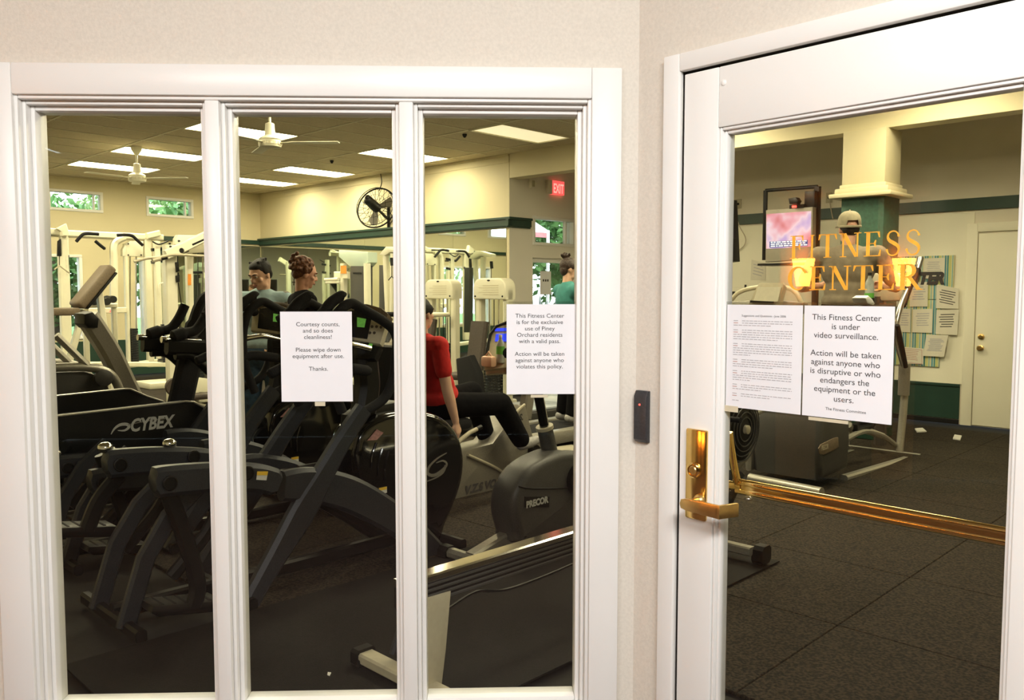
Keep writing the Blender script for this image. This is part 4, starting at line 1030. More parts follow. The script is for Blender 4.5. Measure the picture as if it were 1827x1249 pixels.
mb = MB(); mb.prism(cpx(-0.015, (652, 614), (665, 613), (661, 624), (648, 626)), -nn * 0.003); obj('green_label', mb, 'lcd_green', lp, smooth=False)
arc2 = copy_tree(arc, SH, 'arc trainer behind its twin, handle hoop before the man in light blue')
for c in arc2.children:                               # its pedals are at the low end of their stroke
    if c.name.startswith('pedal_arm'): c.location.z -= 0.20

# ---- stepper with high black side panels lettered CYBEX
t = stp = thing('step_machine', 'black stepper with two long side panels, one lettered CYBEX', 'exercise machine', R(5.9, 1.9))
for a_, px in ((5.50, [(60, 747), (105, 742), (318, 718), (330, 716), (345, 717), (364, 727), (374, 738), (374, 800), (330, 835), (60, 850)]), (6.22, [(60, 712), (105, 706), (222, 694), (232, 694), (262, 707), (290, 716), (296, 722), (296, 780), (60, 790)])):
    q = pa(a_, *px); mb = MB(); mb.prism(q, A * 0.09, 0.012); sp = obj('side_panel', mb, 'black_plastic', t)
    mb = MB(); mb.tube([p - A * 0.004 for p in q[0:4]], 0.007, 6); mb.tube([p - A * 0.004 for p in q[3:7]], 0.007, 6); obj('edge_strip', mb, 'silver_paint', sp)
    if a_ < 5.6:
        q = pa(5.498, (219, 769))[0]; text('brand_lettering', 'CYBEX', 'label_grey', sp, pa(5.496, (231, 770))[0], B, Z, 0.112, 'LEFT', 0.25, 0.004, 0.003, xs=0.80)
        pts = cr(pa(5.497, (198, 775), (204, 765), (214, 758), (226, 757), (230, 762), (222, 768), (210, 768)), 3); swoosh(pts, [0.004 + 0.016 * math.sin(PI * i / (len(pts) - 1)) for i in range(len(pts))], 0, 'label_grey', sp)
        pts = cr(pa(5.497, (228, 758), (262, 751), (295, 747)), 3); swoosh(pts, [0.006] * len(pts), 0, 'grey_mid', sp)
mb = MB()
for a_ in (5.55, 6.26):
    mb.bar([R(a_, 0.6, 0.06), R(a_, 2.75, 0.06)], 0.09, 0.07, A)
for b_ in (0.75, 2.6): mb.bar([R(5.5, b_, 0.06), R(6.32, b_, 0.06)], 0.09, 0.07, Z)
for a_ in (5.55, 6.26):
    for b_ in (1.0, 2.3): mb.bar([R(a_, b_, 0.06), R(a_, b_, 0.5)], 0.12, 0.06, A)
obj('base_frame', mb, 'black_plastic', t)
for k in (0, 1):
    mb = MB(); mb.span(R(5.66 + 0.30 * k, 1.0, 0.33 + 0.12 * k), A * 0.24, B * 0.75, Z * 0.05, 0.012); obj('pedal', mb, 'black_foam', t)
q = pa(5.86, (318, 735), (333, 668), (345, 612), (352, 575), (366, 540), (385, 528))
mb = MB(); mb.bar(cr(q), [0.17] * 12 + [0.15] * 6 + [0.12] * 13, 0.10, A, 0.03); obj('mast', mb, 'black_foam', t)
for k in (0, 1):
    d = A * (0.40 * k - 0.2)
    mb = MB(); mb.tube([p + d for p in cr(pa(5.86, (352, 545), (340, 570), (325, 588), (305, 593), (285, 600)))], [0.035] * 18 + [0.045] * 6 + [0.03], 10); obj('handle', mb, 'black_foam', t)
    mb = MB(); mb.tube([p + d for p in cr(pa(5.86, (266, 604), (300, 604), (335, 606)))], [0.022] * 3 + [0.018] * 10, 10); obj('pulse_grip', mb, 'chrome', t)
    mb = MB(); mb.bar([p + d for p in pa(5.86, (275, 616), (340, 618))], 0.11, 0.07, A, 0.02); mb.tube([p + d for p in cr(pa(5.86, (290, 632), (318, 633), (345, 655), (372, 680)))], 0.03, 10); obj('arm_rest', mb, 'black_plastic', t)
mb = MB(); q = pa(5.70, (343, 612), (385, 560), (392, 600), (360, 640)); mb.prism(q, A * 0.34, 0.02); obj('console', mb, 'black_plastic', t)

# ---- treadmills
def treadmill(name, label, a, b0, mast_top, lean, console='beige_plastic', grp='treadmills', L=1.75):
    t = thing(name, label, 'treadmill', R(a, b0 + L / 2), grp)
    mb = MB(); mb.span(R(a - 0.23, b0, 0.10), A * 0.46, B * (L - 0.35), Z * 0.06, 0.01); obj('belt', mb, 'black_foam', t)
    for s in (-1, 1):
        mb = MB(); mb.span(R(a + s * 0.29 - 0.06, b0 - 0.03, 0.05), A * 0.12, B * (L - 0.25), Z * 0.13, 0.02); obj('side_rail', mb, 'silver_paint', t)
        mb = MB(); mb.bar([R(a + s * 0.33, b0 + L - 0.35, 0.10), R(a + s * 0.33, b0 + L - 0.35 - lean * 0.4, mast_top * 0.55), R(a + s * 0.31, b0 + L - 0.35 - lean, mast_top)], 0.12, 0.06, A, 0.02); obj('upright', mb, 'grey_plastic', t)
        mb = MB(); e = R(a + s * 0.31, b0 + L - 0.35 - lean * .9, mast_top - .12); mb.tube(cr([e, e - B * 0.25 - Z * 0.02, e - B * 0.5 - Z * 0.05, e - B * 0.58 - Z * 0.12]), 0.02, 10); obj('hand_rail', mb, 'black_foam', t)
    mb = MB(); mb.prism([R(a - 0.38, b0 + L - 0.45, z) + B * x for x, z in ((0, 0.06), (0, 0.18), (0.10, 0.26), (0.35, 0.28), (0.48, 0.2), (0.5, 0.06))], A * 0.76, 0.03); obj('motor_hood', mb, 'grey_plastic', t)
    c = R(a, b0 + L - 0.37 - lean, mast_top)
    k_ = (-B * 0.8 + Z * 0.6).normalized(); up = (Z * 0.8 + B * 0.6).normalized()
    pr = [c + A * x + up * y for x, y in ((-0.36, -0.08), (-0.36, 0.05), (-0.25, 0.13), (-0.1, 0.165), (0.1, 0.165), (0.25, 0.13), (0.36, 0.05), (0.36, -0.08), (0.2, -0.12), (-0.2, -0.12))]
    mb = MB(); mb.prism(pr, -k_ * 0.07, 0.02); cn = obj('console', mb, console, t)
    mb = MB(); mb.prism([c + A * x + up * y + k_ * 0.002 for x, y in ((-0.15, -0.06), (-0.15, 0.09), (0.15, 0.09), (0.15, -0.06))], k_ * 0.002); obj('screen', mb, 'screen_dark', cn, smooth=False)
    return t
treadmill('treadmill', 'treadmill under the woman in the black top', 5.82, 3.12, 1.16, 0.12, L=1.7)
treadmill('treadmill', 'treadmill with a beige arched console under the woman in the teal top', 5.72, 5.75, 1.33, 0.15)
# treadmill beside it, glare painted pale blue on belt and hood
t = thing('treadmill', 'unused treadmill with pale painted glare on its deck near the exit door', 'treadmill', R(6.65, 7.0), 'treadmills')
mb = MB(); mb.span(R(6.30, 6.0, 0.06), A * 0.70, B * 1.75, Z * 0.14, 0.02); obj('deck', mb, 'grey_plastic', t)
mb = MB(); mb.span(R(6.36, 6.05, 0.20), A * 0.58, B * 1.3, Z * 0.03, 0.01); obj('belt', mb, mat('pale_glare', (0.55, 0.60, 0.66), 0.12, scale=4, amt=0.05), t)
mb = MB(); mb.prism([R(6.30, 7.35, z) + B * x for x, z in ((0, 0.1), (0.02, 0.25), (0.12, 0.32), (0.4, 0.30), (0.5, 0.1))], A * 0.70, 0.03); obj('motor_hood', mb, 'pale_glare', t)
for s in (0, 1):
    mb = MB(); mb.bar([R(6.32 + s * 0.66, 7.5, 0.2), R(6.32 + s * 0.66, 7.35, 1.15)], 0.1, 0.05, A); obj('upright', mb, 'grey_plastic', t)
mb = MB(); mb.span(R(6.28, 7.3, 1.1), A * 0.74, B * 0.06, Z * 0.22, 0.02); obj('console', mb, 'grey_plastic', t)

# grey treadmill far at the tall window
t = thing('treadmill', 'grey treadmill whose leaning mast stands before the tall window', 'treadmill', R(7.4, 2.2), 'treadmills')
q = pa(7.2, (285, 800), (236, 697), (205, 632), (178, 588), (163, 566))
for k in (0, 1):
    if k == 0: mb = MB(); mb.bar([p + A * 0.1 for p in cr(q)], 0.16, 0.16, A, 0.03); obj('upright', mb, 'grey_mid', t)
    mb = MB(); mb.tube([p + A * 0.62 * k for p in cr(pa(7.2, (90, 656), (150, 655), (188, 662), (206, 678), (217, 705)))], 0.035, 10); obj('hand_rail', mb, 'silver_paint', t)
    mb = MB(); mb.tube([p + A * 0.42 * k for p in pa(7.2, (100, 598), (155, 652))], 0.03, 8); obj('brace', mb, 'silver_paint', t)
mb = MB(); mb.prism(pa(7.16, (150, 560), (166, 556), (178, 568), (176, 585), (158, 586), (150, 578)), A * 0.24, 0.02); obj('console', mb, 'black_plastic', t)
mb = MB(); c = pa(7.2, (182, 674))[0]; mb.lathe([(0.07, 0), (0.07, 0.05), (0.05, 0.06)], c, -A, 16); mb.prism(pa(7.24, (90, 664), (150, 662), (185, 672), (198, 700), (150, 720), (90, 720)), A * 0.5, 0.02); obj('side_shroud', mb, 'grey_plastic', t)
b0 = pa(7.2, (285, 800))[0].dot(B)
mb = MB(); mb.span(R(7.15, b0 - 1.6, 0.0), A * 0.72, B * 1.75, Z * 0.18, 0.03); obj('deck', mb, 'grey_plastic', t)

# ---- recumbent bike under the woman in red
AR = 4.62
t = thing('recumbent_bike', 'beige recumbent bike with a blue screen, ridden by the woman in red', 'exercise bike', R(4.75, 4.3))
mb = MB(); mb.prism(pa(AR, (735, 918), (800, 904), (905, 872), (934, 845), (958, 800), (940, 724), (928, 724), (906, 755), (880, 790), (840, 800), (780, 812), (738, 850)), A * 0.24, 0.03); bd = obj('body_shell', mb, 'grey_mid', t)
mb = MB(); mb.bar(pa(AR + 0.02, (730, 930), (800, 912), (908, 880), (940, 850)), 0.07, 0.03, A, .01); obj('base_trim', mb, 'black_plastic', bd)
text('side_lettering', 'V.Z.S VOLVZ', 'ink', bd, pa(AR - 0.002, (829, 882))[0], (B + Z * 0.02), Z, 0.085, 'LEFT', 0.2, 0.004, 0.003, xs=1.0)
text('side_lettering', 'Z.S.', 'ink', bd, pa(AR - 0.002, (916, 752))[0], (B + Z * 0.02), Z, 0.07, 'LEFT', 0.2, 0.003, 0.003)
mb = MB(); mb.tube(cr(pa(AR - 0.01, (905, 760), (922, 735), (936, 722))), 0.012, 8); mb.tube(cr(pa(AR - .01, (835, 812), (885, 835), (912, 855))), 0.012, 8); obj('edge_trim', mb, 'beige_plastic', bd)
sb = pa(4.70, (765, 748))[0]
mb = MB(); mb.box(sb + B * 0.03 - Z * 0.035, 0.44, 0.42, 0.08, (B, A, Z), 0.03); obj('seat', mb, 'black_foam', t)
mb = MB(); mb.bar([sb - B * 0.24 - Z * 0.02, sb - B * 0.33 + Z * 0.25, sb - B * 0.36 + Z * 0.55], 0.07, 0.42, A, 0.03); obj('backrest', mb, 'black_foam', t)
mb = MB(); mb.box(V((sb.x, sb.y, 0.36)) - B * .05, 0.36, 0.14, sb.z - 0.40, (B, A, Z), 0.03); mb.bar([R(4.45, (sb.dot(B)) - .3, .04), R(5.05, sb.dot(B) - .3, .04)], .07, .07, Z); mb.bar([R(4.45, 5.15, .04), R(5.05, 5.15, .04)], .07, .07, Z); mb.bar([R(4.72, sb.dot(B) - .3, .08), R(4.72, 5.15, .08)], .1, .1, A); obj('seat_frame', mb, 'grey_mid', t)
for k in (0, 1):
    g = pa(4.40 if k == 0 else 5.06, *([(808, 800), (822, 785), (838, 772), (856, 763)] if k == 0 else [(790, 790), (804, 776), (818, 764), (832, 756)]))
    mb = MB(); mb.tube(g[:2] + [g[1] - Z * .0], 0.016, 8); mb.tube([g[0], g[1], g[2], g[3]], 0.0165, 10); obj('side_handle', mb, 'beige_plastic', t)
    mb = MB(); mb.tube([g[2] + (g[3] - g[2]) * 0.7, g[3] + (g[3] - g[2]) * 0.15], 0.018, 10); obj('handle_cap', mb, 'black_plastic', t)
mb = MB(); cc = pa(4.74, (930, 800))[0]; mb.lathe([(0.05, -0.17), (0.05, 0.17)], cc, A, 14); cr_ = obj('crank_hub', mb, 'black_plastic', t)
pcen = pa(4.85, (925, 610))[0]; pn = (-B * 0.75 + Z * 0.35 - A * 0.45).normalized()
def ppx(off, *px): return [hit(u, v, pcen + pn * off, pn) for u, v in px]
mb = MB(); mb.prism(ppx(0, (872, 624), (878, 594), (888, 582), (905, 576), (950, 574), (970, 585), (968, 660), (866, 668), (866, 645)), -pn * 0.05, 0.01); cn = obj('console', mb, 'beige_plastic', t)
mb = MB(); mb.tube(ppx(0.004, (868, 630), (874, 598), (886, 582), (905, 575), (950, 573)), 0.012, 8); obj('console_edge', mb, 'black_plastic', cn)
for q in ([(884, 586), (930, 584), (930, 590), (883, 591)], [(885, 596), (930, 594), (930, 610), (883, 609)]):
    mb = MB(); mb.prism(ppx(0.004, *q), pn * 0.002); obj('blue_screen', mb, 'screen_blue', cn, smooth=False)
mb = MB(); mb.bar([pcen - pn * 0.06 - Z * 0.02, R(4.72, 5.0, 0.75), R(4.72, 4.95, 0.5)], 0.10, 0.08, A); obj('mast', mb, 'grey_mid', t)
mb = MB(); mb.prism(ppx(0.05, (864, 640), (905, 634), (940, 636), (940, 652), (864, 660)), -pn * 0.09, 0.008); obj('tray', mb, 'beige_plastic', t)
q = ppx(0.07, (893, 636))[0]
t = thing('water_bottle', 'clear water bottle with a green label on the bike console', 'bottle', q - Z * 0.02)
mb = MB(); mb.lathe([(0.034, -0.05), (0.036, 0.0), (0.030, 0.05), (0.034, 0.08), (0.026, 0.12), (0.013, 0.145), (0.013, 0.16)], q, Z, 14); obj('bottle', mb, 'bottle_clear', t)
mb = MB(); mb.lathe([(0.0375, 0.02), (0.0355, 0.085)], q, Z, 14); obj('bottle_label', mb, 'bottle_green', t)
mb = MB(); mb.lathe([(0.015, 0.155), (0.015, 0.178)], q, Z, 12); obj('bottle_cap', mb, 'sticker_white', t)
q = ppx(0.07, (872, 645))[0]
mb = MB(); mb.box(q, 0.13, 0.07, 0.09, (A, B, Z), 0.02); mb.tube([q + Z * .04 - A * .04, q + Z * .08, q + Z * .04 + A * .04], 0.008, 6); tag(obj('snack_bag', mb, 'skin'), 'small orange tan pouch on the bike console tray', 'pouch')

# ---- upright bike lettered PRECOR
AP = 3.28
t = thing('upright_bike', 'dark grey upright bike lettered PRECOR with a thick seat post', 'exercise bike', R(3.42, 3.9))
mb = MB(); o_ = pa(AP, (926, 958), (918, 925), (919, 892), (928, 866), (943, 842), (962, 826), (985, 814), (1010, 806), (1050, 808), (1078, 830), (1085, 880), (1075, 925), (1040, 950), (980, 968), (930, 972))
mb.prism(cr(o_ + [o_[0]], 3)[:-1], A * 0.22, 0.05, 4); bd = obj('body_shell', mb, 'grey_plastic', t, ang=55)
mb = MB(); mb.bar([p + Z * 0.012 for p in cr(pa(AP + 0.11, (912, 880), (920, 858), (938, 838), (958, 824), (985, 812), (1030, 804)))], 0.04, 0.13, A, .012); obj('top_trim', mb, 'beige_plastic', bd)
mb = MB(); mb.tube(cr(pa(AP - 0.003, (926, 868), (940, 871), (960, 872), (1010, 871), (1070, 868))), 0.005, 6); obj('shell_seam', mb, 'black_plastic', bd)
mb = MB(); mb.prism(pa(AP - 0.001, (936, 886), (980, 886), (979, 905), (936, 905)), -A * 0.003); bg_ = obj('badge', mb, 'black_plastic', bd, smooth=False)
text('brand_lettering', 'PRECOR', 'label_grey', bg_, pa(AP - 0.005, (958, 901))[0], B, Z, 0.052, 'CENTER', 0, 0.003, 0.003, xs=0.95)
mb = MB(); c = pa(AP, (1030, 855))[0]; mb.lathe([(0.10, 0), (0.10, 0.03), (0.085, 0.036), (0.04, 0.03)], c, -A, 24); mb.bar([c - A * .05, c - A * .05 + B * .1 - Z * .13], .035, .02, A); ck = obj('crank', mb, 'black_plastic', t)
mb = MB(); mb.box(c - A * 0.11 + B * .1 - Z * .13, 0.10, 0.10, 0.03, (B, A, Z), 0.01); obj('pedal', mb, 'beige_plastic', ck)
s0, s1, s2, s3 = pa(AP + 0.135, (986, 832), (972, 764), (961, 706), (950, 640))
mb = MB(); mb.tube([s0, s1], [0.052, 0.047], 16); obj('post_sleeve', mb, 'grey_plastic', t)
mb = MB(); mb.tube([s1 - (s1 - s2) * 0 - (s1 - s0) * .02, s1 + (s1 - s0) * 0.06], 0.054, 16); obj('post_collar', mb, 'beige_plastic', t)
mb = MB(); mb.tube([s0 - (s1 - s0) * .06, s0 + (s1 - s0) * .04], 0.06, 16); obj('post_boot', mb, 'black_plastic', t)
mb = MB(); mb.tube([s1, s2, s3], 0.03, 14); sp_ = obj('seat_post', mb, 'black_gloss', t)
mb = MB(); mb.tube([s1 - A * 0.031, s3 - A * 0.031], 0.006, 6); obj('post_scale', mb, 'chrome', sp_)
mb = MB(); mb.prism([s3 + B * x + A * y for x, y in ((-0.14, -0.11), (-0.14, 0.11), (-0.02, 0.09), (0.10, 0.03), (0.15, 0.02), (0.15, -0.02), (0.10, -0.03), (-0.02, -0.09))], Z * 0.07, 0.025); obj('saddle', mb, 'black_foam', t)
for px, nm in (((840, 968), 'rear_foot'), ((1075, 915), 'front_foot')):
    p = flo(pa(AP + .13, px)[0]) + Z * 0.035
    mb = MB(); mb.bar([p - A * 0.19, p + A * 0.19], 0.065, 0.06, Z, 0.02); ft_ = obj('foot_bar', mb, 'silver_paint', t)
    for s in (-1, 1):
        mb = MB(); mb.bar([p + A * s * 0.17, p + A * s * 0.24], 0.085, 0.075, Z, 0.02); obj('end_cap', mb, 'black_plastic', ft_)
    mb = MB(); mb.bar([p, pa(AP + .13, (950, 930))[0]], 0.08, 0.08, A); obj('foot_strut', mb, 'silver_paint', t)
h0 = pa(AP + 0.135, (1062, 815))[0]
mb = MB(); mb.bar([h0, h0 - B * 0.02 + Z * 0.45], 0.09, 0.07, A, .02); obj('front_mast', mb, 'grey_plastic', t)
h1 = h0 - B * 0.02 + Z * 0.45
mb = MB(); mb.tube(cr([h1 - A * .22 - B * .25, h1 - A * .24 - B * .05, h1 - A * .1, h1 + A * .1, h1 + A * .24 - B * .05, h1 + A * .22 - B * .25]), 0.018, 10); obj('handlebar', mb, 'black_foam', t)
mb = MB(); mb.box(h1 + Z * 0.12, 0.06, 0.26, 0.2, (B, A, Z), 0.02); obj('console', mb, 'beige_plastic', t)

# ---- rower along the glass
t = rw = thing('rowing_machine', 'rower with a gleaming chrome rail and a pale slab leg close to the glass', 'rowing machine', R(2.42, 3.2))
r0, r1 = pa(2.40, (742, 1034), (1030, 946)); dr_ = (r1 - r0).normalized()
rs, re_ = r0 - dr_ * 0.08, r0 + dr_ * 2.25
mb = MB(); mb.bar([rs, re_], 0.03, 0.075, A, 0.006); obj('rail_track', mb, 'chrome', t)
mb = MB(); mb.bar([rs - Z * 0.055, re_ - Z * 0.055], 0.085, 0.055, A, 0.008); rb = obj('rail_beam', mb, 'black_plastic', t)
mb = MB()
for k in range(4): mb.tube([rs - A * 0.0285 - Z * (0.025 + k * 0.021), re_ - A * 0.0285 - Z * (0.025 + k * 0.021)], 0.006, 6)
obj('beam_ribs', mb, 'grey_plastic', rb)
lt = pa(2.36, (752, 1070), (805, 1055), (796, 1160), (784, 1262), (752, 1262)); mb = MB(); mb.prism(lt, A * 0.035, 0.004); obj('rear_leg', mb, 'beige_plastic', t)
mb = MB(); mb.bar(pa(2.62, (742, 1045), (722, 1110), (705, 1168)), 0.055, 0.03, A, .008); obj('rear_leg', mb, 'grey_powder', t)
f0 = pz(0.045, (650, 1170))[0]; f1 = f0 - A * 0.62
mb = MB(); mb.bar([f0, f1], 0.075, 0.045, Z, 0.008); fb_ = obj('rear_foot', mb, 'beige_plastic', t)
for p, s in ((f0, 1), (f1, -1)):
    mb = MB(); mb.bar([p - A * s * 0.012, p + A * s * 0.03], 0.095, 0.07, Z, 0.012); mb.box(p + A * s * .0 - Z * .022, .05, .09, .045, (A, B, Z), .01); obj('end_cap', mb, 'black_plastic', fb_)
g1 = pz(0.075, (1342, 984))[0]; g0 = g1 + A * 0.62
mb = MB(); mb.bar([g0, g1], 0.06, 0.05, Z, 0.008); fb_ = obj('front_foot', mb, 'silver_paint', t)
for p, s in ((g0, 1), (g1, -1)):
    mb = MB(); mb.bar([p + A * s * 0.03, p - A * s * 0.09 * -1], 0.10, 0.10, Z, 0.02); mb.lathe([(.04, -.03), (.04, .03)], p + A * s * .05 - Z * .03, B, 14); obj('end_cap', mb, 'black_plastic', fb_)
wc = pa(2.50, (1312, 764))[0]
mb = MB(); mb.tube([wc + (B * math.cos(2 * PI * i / 40) + Z * math.sin(2 * PI * i / 40)) * 0.222 for i in range(40)], 0.024, 10, closed=True, flat=1.6); wh = obj('wheel_rim', mb, 'silver_paint', t)
mb = MB(); mb.lathe([(0.205, -0.05), (0.20, 0.03), (0.12, 0.06), (0.04, 0.065)], wc, -A, 36); obj('fan_cage', mb, 'black_plastic', t)
mb = MB()
for r_ in (0.07, 0.10, 0.13, 0.16, 0.19): mb.tube([wc - A * (0.067 - max(0, r_ - .12) * .25) + (B * math.cos(2 * PI * i / 30) + Z * math.sin(2 * PI * i / 30)) * r_ for i in range(30)], 0.004, 5, closed=True)
tag(obj('cage_rings', mb, 'grey_plastic', t), kind='stuff')
mb = MB(); mb.lathe([(0.028, 0.06), (0.026, 0.085), (0.012, 0.09)], wc, -A, 16); obj('wheel_hub', mb, 'beige_plastic', t)
mb = MB(); gm_ = (g0 + g1) / 2; mb.bar([gm_, wc + A * 0.06 - Z * .05], 0.09, 0.06, A); mb.bar([gm_ + A * .0 + Z * .03, re_ - Z * .05], .08, .06, A); mb.bar([re_ - Z * .03, wc + A * .05], .09, .06, A); obj('front_frame', mb, 'silver_paint', t)
mb = MB(); mb.bar([wc + B * 0.22 + Z * 0.06, wc + B * 0.55 + Z * 0.10], 0.03, 0.03, A); obj('wheel_arm', mb, 'silver_paint', t)
st = rs + dr_ * 1.45 + Z * 0.08
mb = MB(); mb.box(st, 0.24, 0.30, 0.05, (B, A, Z), 0.02); mb.box(st - Z * .045, .16, .10, .06, (B, A, Z), .01); obj('seat', mb, 'black_foam', t)
for s in (-1, 1):
    mb = MB(); c = rs + dr_ * 1.95 + A * s * 0.13; mb.prism([c + B * x + Z * z for x, z in ((-.06, -.06), (.12, .14), (.15, .12), (-.03, -.08))], A * 0.10 * s, .01); obj('foot_rest', mb, 'black_plastic', t)
mb = MB(); mb.tube([wc - B * .3 + Z * .1 - A * .2, wc - B * .3 + Z * .1 + A * .2], 0.016, 10); mb.tube([wc - B * .3 + Z * .1, wc + Z * .05], .006, 6); obj('pull_handle', mb, 'black_foam', t)
mb = MB(); c = pz(0.006, (1391, 1003))[0]; mb.prism([c, c - B * 3.3, c - B * 3.3 + A * 1.45, c + A * 1.45], Z * 0.008); mt_ = obj('rubber_mat', mb, 'mat_rubber', smooth=False); tag(mt_, 'black rubber mat under the rower', 'mat')
mb = MB(); mb.tube(cr(pz(0.02, (800, 1085), (850, 1055), (900, 1052), (960, 1032), (1030, 1002), (1060, 985))), 0.006, 6); tag(obj('floor_cable', mb, 'black_plastic'), 'black cable lying on the mat under the rower rail', 'cord')

# ---- elliptical under the man in the cap
t = el = thing('elliptical_trainer', 'dark elliptical with a rounded rear housing under the man in the khaki cap', 'exercise machine', R(3.05, 7.2))
e0, e1 = pz(0.035, (1338, 853), (1466, 879)); mb = MB(); mb.tube([e0, e0 + (e1 - e0) * .5, e1], 0.04, 14, flat=1.0); obj('rear_foot', mb, 'silver_paint', t)
pr = [(6.22, 0.08), (6.20, 0.30), (6.22, 0.50), (6.27, 0.66), (6.36, 0.78), (6.46, 0.82), (6.58, 0.81), (6.68, 0.74), (6.74, 0.60), (6.76, 0.35), (6.74, 0.10)]
mb = MB(); mb.prism([R(2.78, b_, z_) for b_, z_ in pr], A * 0.58, 0.05, 3); hs = obj('rear_housing', mb, 'grey_plastic', t, ang=60)
mb = MB(); mb.prism([R(3.36, b_, z_ - 0.01) for b_, z_ in pr], A * 0.07, 0.03, 3); obj('housing_shell', mb, 'silver_paint', hs)
q = pb(6.19, (1459, 800), (1463, 793), (1487, 781), (1494, 780), (1495, 797), (1490, 801), (1468, 811), (1461, 810)); q = pa(2.776, (1459, 800), (1463, 793), (1487, 781), (1494, 780), (1495, 797), (1490, 801), (1468, 811), (1461, 810))
mb = MB(); mb.prism(q, -A * 0.008, 0.002); bg_ = obj('badge', mb, 'pad_tan', hs)
text('brand_lettering', 'PRECOR', 'beige_plastic', bg_, pa(2.765, (1465, 804))[0], B, Z, 0.055, 'LEFT', 0, 0.002, 0.002, xs=0.6)
for k in (0, 1):
    d = A * (0.50 * k)
    mb = MB(); mb.bar([p + d for p in pa(2.82, (1505, 853), (1638, 813))], 0.05, 0.07, A, 0.015); obj('base_rail', mb, 'silver_paint', t)
    mb = MB(); mb.tube([p + d for p in pa(2.82, (1605, 806), (1611, 740), (1617, 660))], 0.034, 12); obj('lower_post', mb, 'silver_paint', t)
    mb = MB(); mb.tube([p + d for p in pa(2.82, (1612, 705), (1614, 650))], 0.05, 12); obj('arm_joint', mb, 'grey_mid', t)
    mb = MB(); mb.tube([p + d for p in cr(pa(2.82, (1613, 655), (1603, 618), (1598, 590), (1604, 556), (1618, 520), (1637, 482), (1643, 460)))], 0.026, 12); obj('swing_arm', mb, 'steel', t)
    mb = MB(); mb.tube([p + d for p in cr(pa(2.78, (1616, 655), (1608, 612), (1601, 580)))], 0.02, 10); mb.tube([p + d for p in cr(pa(2.82, (1610, 545), (1622, 512), (1637, 482)))], 0.033, 10); obj('arm_grip', mb, 'black_foam', t)
    mb = MB(); mb.bar([p + d for p in cr(pa(2.86, (1500, 790), (1540, 770), (1575, 778), (1604, 800)))], 0.04, 0.05, A, .012); obj('pedal_ramp', mb, 'silver_paint', t)
    f = R(2.86 + 0.36 * k, 7.28 + 0.18 * k, 0.36)
    mb = MB(); mb.prism([f + B * x + Z * z for x, z in ((-0.20, 0.0), (-0.20, 0.05), (-0.18, 0.05), (-0.17, 0.015), (0.17, 0.015), (0.19, 0.06), (0.21, 0.06), (0.20, 0.0), (0.15, -0.02), (-0.15, -0.02))], A * 0.17, 0.008); obj('pedal', mb, 'black_plastic', t)
    mb = MB(); mb.bar([f + A * .08 - B * .1 - Z * .02, R(2.9 + .36 * k, 7.0, .42)], .05, .05, A); mb.bar([f + A * .08 + B * .1 - Z * .02, pa(2.86 + .4 * k, (1575, 778))[0]], .05, .05, A); obj('pedal_arm', mb, 'silver_paint', t)
mb = MB(); e = pa(2.82, (1630, 816))[0]; mb.tube([e - A * 0.06, e + A * 0.62], 0.042, 12); obj('front_foot', mb, 'silver_paint', t)
cm = R(3.07, 8.15, 0); mb = MB(); mb.bar([cm + Z * 0.08, cm - B * .03 + Z * 0.8, cm - B * .12 + Z * 1.5], 0.12, 0.10, A, .03); obj('center_mast', mb, 'grey_plastic', t)
mb = MB(); mb.box(cm - B * .14 + Z * 1.58, 0.06, 0.46, 0.26, (B, A, Z), 0.03); obj('console', mb, 'beige_plastic', t)
bq = pa(2.80, (1551, 523))[0]
t = thing('water_bottle', 'clear water bottle with a green base beside the man in the cap', 'bottle', bq - Z * .08)
mb = MB(); mb.lathe([(0.035, -0.08), (0.037, 0.05), (0.034, 0.09), (0.014, 0.13), (0.014, 0.15)], bq, Z, 14); obj('bottle', mb, 'bottle_clear', t)
mb = MB(); mb.lathe([(0.038, -0.08), (0.039, 0.0)], bq, Z, 14); obj('bottle_label', mb, 'bottle_green', t)
mb = MB(); mb.lathe([(0.017, 0.145), (0.017, 0.17)], bq, Z, 12); obj('bottle_cap', mb, 'screen_dark', t)
tag(obj('bottle_holder', MB().lathe([(0.03, -0.10), (0.045, -0.09), (0.045, -0.04), (0.042, -0.04), (0.042, -0.08)], bq, Z, 14).bar([bq - Z * .09, bq - Z * .09 + B * .4 + A * .2], .03, .03, A), 'black_plastic', el))
q = pa(2.74, (1554, 538))[0]
mb = MB(); mb.prism([q + B * x + Z * z for x, z in ((-.11, .03), (-.04, .05), (.04, .02), (.10, -.02), (.06, -.035), (-.06, -.02))], A * 0.12, 0.015); tag(obj('towel', mb, 'towel_white'), 'folded white towel on the elliptical beside the man in the cap', 'towel')
mb = MB(); mb.bar([q - Z * .045 - B * .2 + A * .06, q - Z * .045 + B * .6 + A * .06], .03, .05, A); mb.bar([q - Z * .045 + B * .58 + A * .08, cm - B * .1 + Z * 1.35], .03, .04, A); obj('side_bar', mb, 'grey_plastic', el)

